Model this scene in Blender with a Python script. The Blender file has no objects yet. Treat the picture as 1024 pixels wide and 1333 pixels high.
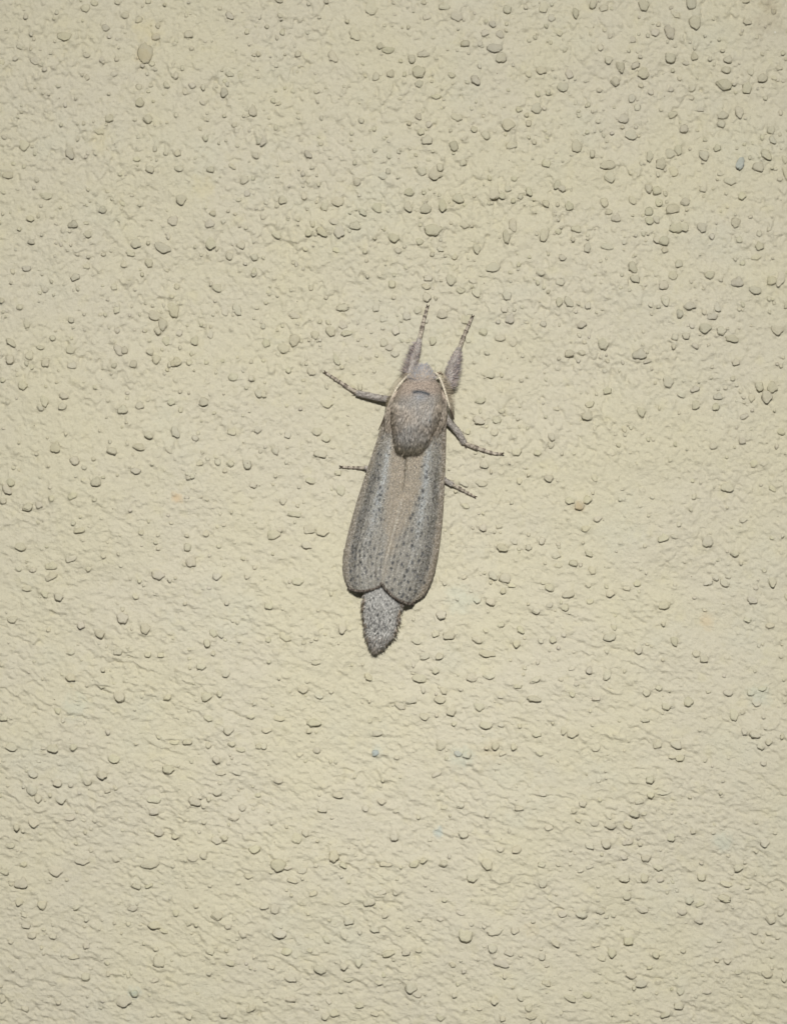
import bpy, math
import numpy as np

# ---------------------------------------------------------------- scale and frame
# The photograph spans 1024 x 1333 units on the wall; one unit is 0.0865 mm, so the moth is about 32 mm long.
S = 8.65e-5
CX, CY = 512.0, 666.5
DIST = 0.60                       # lens to wall, metres
R = math.radians
scene = bpy.context.scene
COL = scene.collection

# ---------------------------------------------------------------- camera
cam_data = bpy.data.cameras.new('camera')
cam_data.sensor_fit = 'VERTICAL'
cam_data.sensor_height = 36.0
cam_data.sensor_width = 27.6
cam_data.lens = 36.0 * DIST / (1333 * S)
cam_data.clip_start = 0.01
cam_data.clip_end = 20.0
cam = bpy.data.objects.new('camera', cam_data)
cam.location = (0, -DIST, 0)
cam.rotation_euler = (R(90), 0, 0)
COL.objects.link(cam)
scene.camera = cam

# ---------------------------------------------------------------- light: on-camera flash above the lens, a little ambient
world = bpy.data.worlds.new('World')
scene.world = world
world.use_nodes = True
bg = world.node_tree.nodes['Background']
bg.inputs['Color'].default_value = (0.95, 1.0, 1.05, 1)
bg.inputs['Strength'].default_value = 0.10

flash_data = bpy.data.lights.new('camera_flash', 'AREA')
flash_data.shape = 'RECTANGLE'
flash_data.size = 0.040
flash_data.size_y = 0.026
flash_data.energy = 0.42
flash_data.color = (1.0, 0.99, 0.97)
flash = bpy.data.objects.new('camera_flash', flash_data)
FL = (0.015, -0.60, 0.205)
flash.location = FL
AIM = (0.0, 0.0, -0.026)
_d = math.atan2(FL[2] - AIM[2], -FL[1])
flash.rotation_euler = (R(90) - _d, 0, math.atan2(FL[0], -FL[1]))
flash_data.spread = R(54)
COL.objects.link(flash)

scene.view_settings.view_transform = 'Standard'
scene.view_settings.look = 'None'
scene.view_settings.exposure = 0.0
scene.view_settings.gamma = 1.0
scene.view_settings.use_curve_mapping = False

# ---------------------------------------------------------------- helpers
def lin(r, g, b):
    c = np.array([r, g, b], float) / 255.0
    return np.where(c <= 0.04045, c / 12.92, ((c + 0.055) / 1.055) ** 2.4)

def W(p):
    """wall units (x right, y down, h off the wall) -> metres"""
    p = np.asarray(p, float)
    out = np.empty(p.shape)
    out[..., 0] = (p[..., 0] - CX) * S
    out[..., 1] = -p[..., 2] * S
    out[..., 2] = (CY - p[..., 1]) * S
    return out

def mesh_np(name, co, faces, mat, parent=None, col=None, smooth=True, origin=None):
    """co: metres (n,3); faces: (m,k) int array or list of such arrays"""
    if not isinstance(faces, list):
        faces = [faces]
    faces = [np.asarray(f, np.int32) for f in faces if len(f)]
    me = bpy.data.meshes.new(name)
    if origin is not None:
        co = co - np.asarray(origin)
    n = len(co)
    me.vertices.add(n)
    me.vertices.foreach_set('co', np.ascontiguousarray(co, np.float32).ravel())
    tot = np.concatenate([np.full(len(f), f.shape[1], np.int32) for f in faces])
    idx = np.concatenate([f.ravel() for f in faces])
    start = np.concatenate([[0], np.cumsum(tot)[:-1]]).astype(np.int32)
    me.loops.add(len(idx))
    me.loops.foreach_set('vertex_index', idx)
    me.polygons.add(len(tot))
    me.polygons.foreach_set('loop_start', start)
    me.polygons.foreach_set('loop_total', tot)
    me.polygons.foreach_set('use_smooth', np.full(len(tot), smooth))
    me.update(calc_edges=True)
    if col is not None:
        a = me.color_attributes.new('Col', 'FLOAT_COLOR', 'POINT')
        c4 = np.ones((n, 4), np.float32)
        c4[:, :3] = col
        a.data.foreach_set('color', c4.ravel())
    if mat:
        me.materials.append(mat)
    o = bpy.data.objects.new(name, me)
    COL.objects.link(o)
    if parent is not None:
        o.parent = parent
    return o

def nd(nt, t, **kw):
    n = nt.nodes.new(t)
    for k, v in kw.items():
        if k in n.inputs:
            n.inputs[k].default_value = v
        else:
            setattr(n, k, v)
    return n

# ---------------------------------------------------------------- noise fields (px units)
STEP = 1.35
NX0, NY0 = -640.0, -740.0
NF = 2100
def field(seed, s_along, s_across, theta=0.0):
    """smooth gaussian noise, unit deviation; theta = direction of 'along', degrees down from +x"""
    rng = np.random.default_rng(seed)
    w = np.fft.rfft2(rng.standard_normal((NF, NF)).astype(np.float32))
    fy = np.fft.fftfreq(NF)[:, None] / STEP
    fx = np.fft.rfftfreq(NF)[None, :] / STEP
    c, s = math.cos(R(theta)), math.sin(R(theta))
    fa = fx * c + fy * s
    fb = -fx * s + fy * c
    w *= np.exp(-2 * math.pi ** 2 * ((fa * s_along) ** 2 + (fb * s_across) ** 2))
    f = np.fft.irfft2(w, s=(NF, NF))
    return (f / f.std()).astype(np.float32)

def sstep(a, b, x):
    t = np.clip((x - a) / (b - a), 0, 1)
    return t * t * (3 - 2 * t)

yy = (NY0 + STEP * np.arange(NF, dtype=np.float32))[:, None]
xx = (NX0 + STEP * np.arange(NF, dtype=np.float32))[None, :]

def sag(A, k, dx=0.0):
    """let high places slump downwards: lower flanks steepen into small ledges"""
    jj = np.arange(NF)[:, None]; ii = np.arange(NF)[None, :]
    sh = k * A / STEP
    fj = jj - sh
    j0 = np.floor(fj).astype(np.int32); f = (fj - j0).astype(np.float32)
    fi = (ii - dx * sh).round().astype(np.int32) % NF
    return A[j0 % NF, fi] * (1 - f) + A[(j0 + 1) % NF, fi] * f

low = sstep(420, 1000, yy + 0.12 * (512 - xx) + 90 * field(3, 90, 90))     # 0 at the top, 1 at the bottom of the picture
base = 2.0 * field(1, 75, 75) + 0.8 * field(2, 20, 16)
lowr = 0.55 * field(21, 9, 3.6, 20) + 0.52 * field(22, 5.0, 2.0, 26) + 0.42 * field(23, 2.6, 1.7, 8) + 0.3 * field(24, 18, 6, 14)
topr = 0.60 * field(25, 4.5, 5.5) + 0.58 * field(26, 2.4, 3.4, 12) + 0.42 * field(27, 1.8, 2.2)
act = 0.45 + 0.75 * sstep(-1.2, 1.4, field(28, 26, 22))                     # calmer and rougher places
rel = (low * lowr + (1 - low) * topr * 0.92) * act
rel = np.sign(rel) * np.abs(rel) ** 1.25
rel = sag(rel, 1.9, 0.15)
rel = sag(rel, 1.1, -0.1)
grit = low * (0.34 * field(51, 2.4, 1.35, 20) + 0.22 * field(52, 1.3, 1.2)) + (1 - low) * (0.34 * field(53, 1.5, 1.9, 10) + 0.22 * field(54, 1.3, 1.2))
grit = np.sign(grit) * np.abs(grit) ** 1.2 * (0.55 + 0.7 * sstep(-1, 1.2, field(55, 14, 12)))
rel = rel + sag(grit * 1.5, 1.3, 0.2)
crease = field(31, 13, 4, 24) * low + field(32, 5, 9) * (1 - low)
H = base + rel - 0.7 * np.exp(-(crease / 0.07) ** 2) * sstep(0.3, 1.3, field(33, 12, 12))
H += 0.12 * field(41, 1.3, 1.1)
H = H.astype(np.float32)
# sand: thousands of small lumps, each with a steep lower edge
def lump(x, y, w, h, a, ang):
    rad = int(2.2 * max(w, h) / STEP) + 2
    i0, j0 = int((x - NX0) / STEP), int((y - NY0) / STEP)
    if i0 < rad or j0 < rad or i0 > NF - rad - 1 or j0 > NF - rad - 1:
        return
    X = xx[:, i0 - rad:i0 + rad] - x; Y = yy[j0 - rad:j0 + rad] - y
    ca, sa = math.cos(ang), math.sin(ang)
    U = (X * ca + Y * sa) / w; V = (-X * sa + Y * ca)
    V = np.where(V < 0, V / (h * 1.5), V / (h * 0.62))
    d2 = U * U + V * V
    H[j0 - rad:j0 + rad, i0 - rad:i0 + rad] += a * np.clip(1.15 - d2, 0, 0.75) / 0.75
rs = np.random.default_rng(19)
for _ in range(17000):
    x, y = rs.uniform(-60, 1084), rs.uniform(-60, 1393)
    lo_ = 0 if y < 420 else min(1, (y - 420) / 580)
    if rs.random() < 0.45 * lo_:
        continue
    w = 1.5 + 2.7 * rs.beta(1.2, 3.4)
    st = 1 + lo_ * rs.uniform(0.2, 1.3)
    lump(x, y, w * st, w * rs.uniform(0.8, 1.15), rs.uniform(0.35, 1.3) * w * 0.42, rs.normal(0.33, 0.25) * lo_ + rs.normal(0, 0.6) * (1 - lo_))

# ---------------------------------------------------------------- coarse grains of the render, read off the photograph
# x, y, width, height in thirds of a unit, prominence (8, 9 = bluish)
K = 3.0118
TILES = [
((0, 0), "490,60,32,30,1 415,107,28,28,2 252,140,50,36,1 80,180,38,30,1 140,235,44,40,1 570,210,46,80,2.5 612,145,38,30,2 740,135,36,34,1 900,290,30,28,1 448,290,26,22,1 878,364,34,38,2.5 548,403,34,38,2 796,405,28,20,1.5 992,436,38,50,2 430,465,40,40,1.5 582,465,36,40,2 390,515,50,32,1.5 920,490,26,22,1 275,597,36,48,2 95,570,40,40,.5 697,600,26,28,1 590,665,32,30,1.5 703,662,32,28,1 826,665,36,32,1.5 910,652,34,20,1 958,702,36,40,1 970,757,28,28,1 710,783,38,36,1.5 185,765,50,36,1 403,823,30,30,2.5 290,880,40,36,3 124,858,34,32,1 125,948,32,28,2 343,918,28,26,1.5 533,953,42,42,1.5 510,990,34,34,1 640,968,70,36,2 826,953,36,46,1.5 945,962,32,30,1 998,1008,38,32,2 35,685,44,32,1.5 680,865,40,40,1 825,875,36,40,1 1015,550,30,40,2 1003,610,30,36,1.5 335,30,34,34,.8 370,12,26,24,1 900,60,34,36,1 545,340,26,32,.7 730,355,36,30,.6 755,335,26,24,.6 540,625,32,26,.8 340,215,28,24,1.2 545,75,34,30,.8 900,1005,34,30,1.2"),
((340, 0), "70,3,30,18,2.5 255,5,26,20,2 430,30,40,56,1 770,65,52,52,1.2 650,65,28,26,1 720,25,40,34,1 962,40,34,28,1.5 908,97,34,34,2 876,130,34,32,1 935,135,30,40,2 798,172,38,30,2 914,190,48,36,2.5 940,225,40,38,2 590,235,34,38,2 638,212,44,30,1.5 495,195,46,30,2 465,180,26,26,2 508,290,32,30,2 450,300,30,38,.8 616,283,46,44,2 617,328,36,34,1.5 838,313,44,42,1.5 745,293,32,28,1.2 365,132,40,52,.8 145,210,28,30,1.5 280,220,34,44,.7 616,458,30,36,2.5 655,487,30,32,1.5 625,518,24,24,1.5 755,577,36,40,2.5 650,550,40,34,1.2 392,472,28,24,1.5 770,460,46,40,1.2 833,508,24,28,1.5 880,533,30,34,1.5 965,490,60,50,1.2 8,555,24,38,2 183,605,26,36,2 630,670,40,40,1 680,680,50,50,1.2 700,660,30,32,1.5 790,636,30,28,1.2 375,712,36,40,1.8 475,690,34,32,1 497,672,20,24,1 577,755,38,32,2.5 772,778,42,44,2 709,805,32,54,1.5 642,820,40,36,2.3 913,760,40,40,1.5 944,768,30,30,1.5 965,740,28,32,1 990,700,28,24,1.2 83,785,34,32,2 397,832,28,24,1.5 455,815,44,50,1 575,810,30,52,1.3 250,805,34,60,.8 672,902,64,44,2 960,928,26,50,2 845,972,36,42,2 237,908,44,34,1.5 305,905,36,50,1.5 370,885,38,34,1.3 285,870,30,24,1.2 62,920,44,40,1 184,915,28,30,1.3 520,930,50,36,2 620,945,30,30,1 535,982,24,24,1 755,1005,34,38,1 795,880,40,34,1.2 290,975,34,36,.7 985,880,32,50,1.2 168,772,30,30,1 300,790,40,40,1 700,975,24,28,1 683,378,40,24,1 1008,430,28,24,1 980,570,40,30,1 345,900,20,30,1"),
((684, 0), "262,18,30,38,2 306,30,34,28,1 196,48,26,38,2.3 462,20,36,42,2 647,20,40,36,2 660,85,50,70,1.8 862,5,32,20,1.5 865,86,28,26,1.2 563,125,36,58,2 505,125,32,34,1 70,28,34,48,1 100,70,28,28,.7 132,128,30,24,1.2 323,236,36,32,1.3 371,258,34,44,2.3 430,255,40,28,2 458,288,38,40,1.6 352,317,34,38,2 60,272,40,40,1.2 170,290,28,40,1.2 12,288,26,36,1 145,340,34,40,1.5 565,230,42,34,1.7 628,246,28,24,1.3 661,220,28,40,2 792,234,38,32,2 785,275,34,34,1.5 780,330,60,46,1.7 867,344,34,48,1.6 925,307,40,36,1.8 650,342,36,40,1.3 650,382,24,22,1 40,425,40,44,2 48,370,22,28,1.3 10,485,26,24,1.2 415,385,22,34,1 384,463,38,36,1.6 410,528,50,42,1.5 197,574,40,54,1.8 260,605,26,34,1.5 322,645,56,34,1.6 485,612,28,50,1.5 530,642,38,46,1.8 600,590,32,48,1.5 565,600,40,40,1 620,503,36,34,1.4 575,447,40,28,1.3 684,428,32,24,1.2 770,453,40,30,1.8 765,485,34,34,1.5 835,440,30,44,1.2 960,510,32,42,1.8 965,548,30,36,1.4 698,605,42,42,1.5 750,580,34,30,1.2 840,640,32,54,9 940,605,40,36,1.5 910,655,44,40,1.5 804,710,48,38,1.2 580,675,40,42,.9 765,682,28,22,1.2 482,735,38,42,1.8 513,748,34,36,1.8 694,742,28,28,1.2 122,725,30,36,2 145,740,30,30,1.8 78,795,30,34,1.6 170,808,32,36,1.7 12,750,26,36,1.5 520,795,30,36,1.4 575,820,50,38,1.4 625,790,38,36,1.5 845,768,30,30,1 482,828,34,36,1.5 512,860,36,38,1.4 483,865,30,34,1.4 820,870,34,46,1.8 355,855,36,38,1.6 325,830,30,24,1.3 590,890,52,44,2 620,890,28,44,1.5 692,895,40,44,1.8 70,925,40,56,1.5 200,898,42,32,1 242,970,28,46,1.8 540,945,44,44,1.7 515,938,30,34,1.3 543,980,30,26,1.3 915,965,34,36,1.3 836,940,26,30,1 142,1008,34,30,1.5 905,1008,40,28,1 320,965,50,34,1 880,280,24,30,.8 990,265,24,24,1 330,690,40,50,.8 1012,625,24,46,1.3 1018,680,24,60,1.3 308,797,32,36,.8 418,785,22,40,.8 80,640,32,34,.8 590,60,50,30,.9 418,155,24,30,1 330,140,24,24,.8"),
((0, 340), "587,10,32,34,2 297,62,34,24,1.5 342,18,24,30,1 487,12,26,30,1 852,104,38,38,1.7 448,100,26,28,1 680,190,40,64,1.7 605,215,50,36,1.5 640,243,36,44,1.8 620,275,30,34,1.6 280,232,30,24,1.8 460,270,28,30,1 823,285,24,36,1.2 765,312,32,38,2 655,315,36,42,1.2 45,318,40,26,1.5 208,303,24,20,1.5 277,345,36,42,1.4 160,338,30,22,1.2 490,348,30,34,1.8 465,348,26,48,1.2 40,388,36,36,1.4 118,370,34,36,1.2 180,396,30,36,1.3 285,408,40,30,1.2 447,408,26,24,2 525,402,34,36,1.8 590,355,36,30,1.3 612,385,42,40,1.5 693,395,38,34,1.7 90,487,36,34,1.2 250,528,34,36,1.5 177,545,34,44,1.3 162,576,32,26,2 245,570,34,30,1.2 800,550,48,46,1.6 1015,517,30,38,1.8 485,582,34,34,1.9 548,565,32,30,1.3 672,552,32,28,1.2 585,682,36,40,2 547,728,48,34,1.7 688,668,32,44,1.8 912,668,30,34,1 1010,660,30,34,1.4 222,730,34,46,1.6 441,744,42,32,2 296,785,40,36,1.2 533,820,36,26,1.8 380,865,44,38,2.2 905,793,34,30,1.3 970,800,38,38,1.5 28,893,36,50,1.8 44,868,30,34,1.6 14,942,30,22,1.8 288,918,34,32,1.2 112,962,40,34,1.4 205,930,28,34,1.2 155,955,28,34,1.1 995,875,34,34,1.2 110,245,30,50,1 80,180,24,24,1.2 930,190,30,50,1 880,190,28,60,.9 705,280,28,34,.9 460,185,24,44,.9 8,155,24,24,1.3 105,30,36,20,1.3 915,455,30,30,.9 665,740,36,32,.8 785,790,28,22,1"),
((340, 340), "905,25,50,36,1 512,93,32,28,1.2 745,70,46,42,1.2 655,65,40,34,.9 645,98,34,24,1 832,78,34,28,.9 843,120,36,34,1 780,108,36,36,.9 962,135,32,36,1.4 953,187,24,28,1 976,225,32,46,1.5 710,205,50,44,1 805,222,40,50,1 612,192,34,30,1 570,215,32,38,1 647,140,32,36,1 320,180,46,28,1.2 130,212,38,28,1 275,278,46,48,1.4 318,250,42,36,1 333,282,46,28,1.2 210,290,30,30,.8 130,305,46,66,1.1 88,342,40,40,1.2 672,310,30,36,1.1 527,268,28,40,.7 870,275,36,40,.9 935,298,36,38,1.2 500,338,30,30,1.2 522,362,32,26,1.4 480,320,30,34,.8 195,433,30,36,1.4 295,385,26,60,1 895,440,46,36,1.2 860,545,48,32,1.4 850,622,38,36,1.6 922,625,40,28,.9 912,672,28,30,1.2 875,797,34,38,1.4 998,747,38,30,1.2 1010,862,26,30,1.2 258,555,50,30,1.2 218,668,36,38,1.2 253,695,30,30,1.3 232,755,48,32,1.3 195,858,42,34,1.3 310,895,34,50,1 85,940,36,36,.9 300,828,30,32,1 130,990,60,36,1.2 410,765,40,50,.7 55,740,34,40,1.1 790,868,44,30,1.2 860,868,44,28,1.3 800,960,44,24,1 20,320,30,36,.7 8,520,24,34,1.2 480,222,34,34,.6 985,315,28,36,.8 450,180,26,36,.8 105,680,24,30,.8"),
((684, 340), "418,22,38,44,2 428,68,36,26,1.8 597,10,34,32,1.8 574,55,32,36,1 540,92,36,36,1.7 718,52,40,36,1.7 830,82,42,40,2 897,114,38,32,1.8 962,75,50,44,1.3 995,70,40,70,.7 130,160,30,40,1.5 167,158,34,50,1.8 243,173,24,30,1.5 545,155,32,44,1 602,204,28,38,2 640,174,50,32,1.8 750,180,28,44,1.4 730,214,46,36,1.7 68,246,28,28,1.2 218,248,40,30,1.6 700,263,48,36,2 765,273,34,32,1.4 803,298,50,40,1.7 627,293,30,28,1.5 583,298,26,30,1.5 663,332,34,26,1.4 303,325,46,50,1.6 170,362,34,30,1.8 220,358,30,24,1.2 448,365,46,40,1.8 476,392,36,18,1.6 823,396,34,30,1.5 985,265,50,40,1.6 1018,170,20,36,1.5 557,472,36,42,1.7 664,500,36,28,1.5 610,525,40,26,1.3 915,495,36,40,1.4 963,493,36,40,2 942,532,40,44,1.8 885,533,32,36,.8 755,530,32,28,1.4 665,562,36,42,1.6 744,570,28,28,1.5 320,507,40,32,1.5 250,562,36,24,1.5 242,605,52,46,1.6 452,587,36,40,1.7 854,608,42,24,1.9 1000,668,28,34,1.8 847,704,32,38,1.9 103,690,32,44,1.6 98,722,28,24,1.3 735,722,40,38,.9 48,752,28,26,1.4 90,848,40,30,1.9 893,790,38,44,.9 792,885,50,50,1.4 172,938,36,30,1.5 240,935,36,32,1.5 208,960,36,36,1.7 270,850,30,34,.8 280,1010,36,22,1.3 850,1015,30,20,1.2 930,790,30,26,.7 965,890,30,24,.9 120,578,24,20,1 135,80,36,32,.8 60,45,34,24,1 490,172,24,24,1"),
((0, 680), "316,30,44,30,1.5 807,44,26,30,1.5 556,40,20,26,1.2 735,100,34,32,1.4 750,152,40,44,1.3 80,95,38,34,1.6 130,185,34,28,1.5 205,170,46,38,1.8 75,182,26,22,1.3 282,138,40,36,1.2 348,180,26,26,1.2 205,210,44,30,1.3 620,205,46,34,1.7 850,212,38,28,1.7 108,258,44,30,1.9 178,280,32,32,1.4 232,292,32,30,1.8 533,290,36,22,1.4 482,375,42,42,2 570,415,42,52,1.5 393,432,42,36,1.9 318,400,28,36,1.3 464,506,38,34,1.8 580,517,30,28,1.2 632,520,30,26,1.2 840,435,34,44,1.3 866,435,22,44,1 813,476,26,28,1.8 278,607,46,36,1.9 400,640,34,34,1.3 470,685,46,42,1.5 658,686,36,26,1.6 810,680,46,40,1.4 862,672,28,30,1.2 228,738,30,34,1.3 895,815,44,34,1.9 910,868,36,28,1.7 948,893,36,22,2 852,932,34,36,1.7 1015,878,26,26,2 212,885,40,40,1.3 288,882,34,28,1.6 45,880,50,40,1.3 448,928,36,34,1.8 398,988,34,32,1.6 660,968,44,32,1.4 130,985,36,36,1.2 738,858,34,34,1.4 685,860,30,26,1.2 820,770,40,30,1.2 788,565,36,24,1.4 885,595,32,28,1.2 930,980,44,26,1.2 818,873,30,26,.8 50,378,44,28,1.3 985,760,40,26,1.2 280,510,40,24,1 18,765,30,26,1.2"),
((340, 680), "178,88,44,32,1.4 50,45,60,44,1.2 72,28,28,26,1.3 238,36,48,34,1.3 190,25,44,40,1.1 870,20,34,36,1.5 930,14,30,30,1.2 942,98,46,42,1.7 990,75,36,30,1 906,206,42,44,1.3 955,218,44,44,1.9 978,245,30,22,1.2 142,232,54,34,1.3 33,325,30,38,1.3 900,308,40,40,1.4 845,300,30,36,.9 705,362,38,36,1.4 316,418,36,38,1.5 405,488,32,34,1.3 100,450,48,44,1.3 682,435,34,36,1 736,442,50,40,1.4 847,458,38,34,1.7 605,465,42,30,1 640,522,42,34,1.5 696,526,32,28,1.3 885,512,60,32,1.5 1000,472,40,40,1.3 1015,420,28,26,1.7 682,580,30,34,1.4 418,604,32,40,1.7 823,608,42,38,1.5 895,600,56,36,1.2 622,610,60,40,1.4 164,652,38,34,2 225,680,34,28,1.2 716,662,36,36,1.2 700,695,40,34,1.7 745,738,36,44,1.9 585,695,50,40,1.3 548,722,46,34,1.2 855,718,42,34,1.3 935,683,34,18,1.8 72,765,44,40,1.1 205,785,50,34,1.6 188,818,26,24,1.3 880,795,46,36,1.4 940,792,30,26,1.6 755,790,24,20,1.3 640,760,44,28,1 455,825,50,30,1.1 10,880,26,24,1.6 218,893,26,32,1.6 447,903,30,26,9 703,870,50,60,1 806,908,40,44,1.5 770,905,30,24,8 915,878,36,32,1.5 990,878,34,32,1.4 945,905,30,22,1 688,985,38,24,1.8 215,545,48,36,1.1 1005,640,36,24,1.2 940,400,32,24,1.3 880,425,24,22,1.2 20,815,40,22,1.2 150,910,30,22,1"),
((684, 680), "233,25,42,26,1.7 10,98,26,26,1.8 62,75,30,34,1.3 246,120,34,34,1.7 118,128,34,28,1.2 186,160,36,28,1.7 130,170,34,28,1.2 262,190,32,36,1.6 95,256,40,34,1.8 70,235,36,20,1.3 168,280,52,34,1.5 540,60,38,32,1.5 582,55,38,26,1.7 713,72,42,46,1.4 820,120,40,36,1.4 716,235,44,26,1.6 778,240,46,26,1.6 795,212,28,24,1.4 745,215,24,30,1.3 965,235,34,44,1.5 885,302,36,40,1.5 330,278,34,30,1.4 395,258,34,26,1.2 436,238,30,32,1.3 245,245,28,26,1 250,308,30,32,1.1 540,325,46,38,1.5 92,323,32,26,1.4 155,332,32,34,1.4 42,345,40,36,1.4 345,410,24,24,1.2 328,450,40,32,1.4 582,463,34,42,1.9 440,500,36,38,1.6 698,533,34,42,1.6 668,515,28,26,1 60,465,26,24,1.1 106,458,28,34,1.3 148,440,20,22,1.1 955,405,36,30,1 870,380,30,24,.9 248,580,32,38,1.9 318,595,32,52,1.3 30,690,58,30,1.8 180,570,24,26,.9 181,670,26,34,1 275,690,38,24,1.4 197,633,20,18,1.2 472,667,32,34,1.4 522,648,28,24,1 550,722,40,32,1.6 636,703,36,38,1.4 792,668,34,30,1.5 716,662,20,20,1.2 883,665,32,34,1.2 925,650,36,26,1 815,752,36,54,1.4 848,742,24,26,1.2 465,775,36,22,1.8 182,825,42,34,1.7 148,815,26,36,1.2 42,830,36,24,1.2 516,870,32,38,1.5 590,870,42,40,1.4 858,822,30,32,1.1 895,830,42,36,1.4 950,860,30,28,1.8 920,880,34,28,1.4 56,905,32,24,1.8 572,918,28,24,1.1 603,924,34,24,1.1 488,1008,30,26,1.5 930,945,26,26,1 275,885,36,26,1.2 40,615,50,24,1.2 1020,290,16,26,1.3 905,700,40,44,1.1"),
((0, 1000), "400,22,34,34,1.6 345,55,38,28,1.7 226,58,34,34,1.4 128,85,34,44,2 152,115,34,34,1.3 240,118,42,34,1.6 423,88,30,24,1.6 605,122,56,32,1.4 762,128,46,40,1.7 852,95,46,34,1.6 950,152,28,34,1.5 1012,105,24,22,1.5 870,20,40,22,1.1 605,170,44,34,1.8 660,10,34,28,1.5 920,190,44,34,1.2 275,195,40,30,1.2 135,210,50,38,1.2 68,228,32,34,1.6 622,252,36,36,1.7 688,265,30,26,1.1 850,278,42,36,1.5 880,272,32,28,1.8 42,302,30,26,1.7 800,342,34,36,1.3 1000,320,44,28,1.1 755,350,44,40,1 320,362,56,32,1.4 455,355,46,34,1.1 590,375,62,40,1.6 220,398,60,40,1.2 95,375,28,24,1.2 20,405,44,24,1.5 88,450,44,44,1.4 535,462,44,30,1.5 585,460,40,24,1.3 975,420,44,28,1.2 78,520,36,34,1.3 168,535,36,38,1.3 95,570,26,34,1.4 520,548,44,30,1.9 300,545,38,26,1 853,576,44,40,1.8 690,568,32,28,1.2 605,615,46,30,1.7 895,620,34,26,1.3 955,650,34,38,1.2 105,615,34,28,1.3 128,655,32,32,1.3 645,640,44,28,1.1 340,692,24,32,1.4 740,608,22,22,1.2 290,740,44,20,1.6 625,755,44,54,1.1 825,718,36,38,1.2 905,765,44,28,1.6 820,803,28,20,1.5 610,830,40,22,1.2 335,820,44,34,1.1 528,882,34,30,1.9 485,910,56,50,1.1 985,940,36,30,1.6 740,970,32,30,1.3 875,968,30,28,2 100,942,34,26,1.2 230,918,24,20,1 12,905,26,36,1.2 210,658,30,26,1.1"),
((340, 1000), "68,50,34,28,1.7 302,105,44,34,1.6 472,128,38,26,1.2 240,160,44,38,1.6 408,158,22,24,1.2 528,165,30,32,1 720,155,30,20,1 782,145,34,26,1.2 884,185,20,20,1.5 1010,155,40,24,1.5 142,270,40,50,1.1 176,255,34,40,1.5 522,268,36,38,2 793,262,40,28,1.7 935,315,36,34,1.5 998,320,36,30,1.4 284,345,38,46,1.8 320,378,32,28,1.3 715,372,32,26,1.8 598,375,42,30,1.2 635,362,32,24,1.2 888,380,54,56,1.2 65,375,60,60,1.4 105,390,50,26,1.6 160,400,40,28,1.1 125,440,36,24,1.5 825,430,46,38,1.2 490,375,50,30,1 215,380,24,26,1 205,490,36,22,1.2 330,522,50,36,1.2 426,522,50,46,1.5 525,490,28,26,1.3 470,485,40,34,1.2 485,575,32,30,1.4 52,550,40,54,1.6 15,540,40,28,1.4 702,592,32,26,1.6 780,565,38,26,1.1 345,600,38,30,1.2 72,648,46,40,1.5 798,658,62,52,1.6 915,640,60,30,1.4 992,635,36,34,1.3 325,660,34,24,1 445,632,34,24,1 258,675,36,28,1.1 498,725,60,30,1.8 568,722,32,24,1.5 615,715,26,20,1.3 970,725,40,24,1.8 945,765,54,34,1.4 905,705,30,40,1 235,790,50,46,1.7 382,760,36,40,1.6 322,775,28,34,1.4 40,780,30,22,1.2 338,828,46,28,2 115,825,44,26,1.2 585,862,46,40,1.6 460,840,40,26,1.2 385,930,42,34,1.4 115,905,50,34,1.6 267,915,24,30,1.1 285,960,38,28,1.8 250,975,34,26,1.4 445,965,32,20,1.4 702,975,38,26,1.7 1015,900,26,30,1.5 912,910,26,34,1 945,980,24,30,1.3 750,770,34,24,1.2 610,885,40,40,.7 190,715,26,22,1.1 100,720,34,30,1"),
((684, 1000), "486,45,32,34,1.5 488,105,30,26,1.6 535,92,54,30,1 65,100,38,30,1.6 222,138,34,30,1.6 188,165,30,26,1.2 205,205,28,24,1.1 443,130,38,26,1.6 427,177,38,30,1.7 463,178,24,22,.8 266,214,34,28,1.6 328,222,46,36,2 398,225,42,26,1.2 88,232,40,28,1 570,268,30,36,1.1 250,303,36,26,1 314,298,42,38,1.6 400,287,40,34,1.3 383,347,30,22,1.5 470,352,38,32,1.6 522,390,42,32,1.3 656,248,24,26,1.3 735,252,20,20,1.2 935,293,40,36,1.3 62,378,30,24,1.4 833,390,46,38,1.5 688,430,40,30,1.3 870,468,26,18,1.3 785,455,40,24,1 65,447,46,56,1.8 388,432,38,28,1.4 464,433,36,34,1.8 528,435,32,28,1 215,400,30,24,1.2 250,385,40,24,1.2 395,502,42,38,1.4 640,518,34,34,1.4 684,532,34,22,1.1 458,552,56,36,1.1 143,573,42,30,1.7 220,570,46,38,1.5 290,560,42,30,1.9 612,564,32,26,1.7 678,596,40,40,1.9 962,590,40,44,1.3 1000,560,30,44,1.2 895,642,30,26,1.6 118,688,36,26,1.3 402,678,44,46,1.9 62,742,30,26,1.4 82,772,26,22,1 207,728,26,18,1.4 270,690,36,22,1 338,722,40,40,1.4 298,745,40,28,1.2 508,735,36,24,1.7 485,783,22,16,1.3 748,755,28,20,1.3 790,755,36,28,1.3 830,800,34,26,1.2 943,805,42,32,1.6 1012,825,28,26,1.5 82,843,36,30,1.7 410,810,40,30,1.3 450,845,46,34,1.3 605,873,32,38,1.4 710,875,32,26,1.3 175,902,48,30,1.5 238,888,38,30,1.2 600,932,36,32,1.9 548,965,36,26,1.3 12,938,30,34,1.7 18,970,40,32,1.8 870,990,40,28,1.3 780,510,50,30,.8"),
]
rng = np.random.default_rng(77)
G = []                                     # x, y, w, h, prominence, tint(0 plain, 1 blue)
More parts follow.
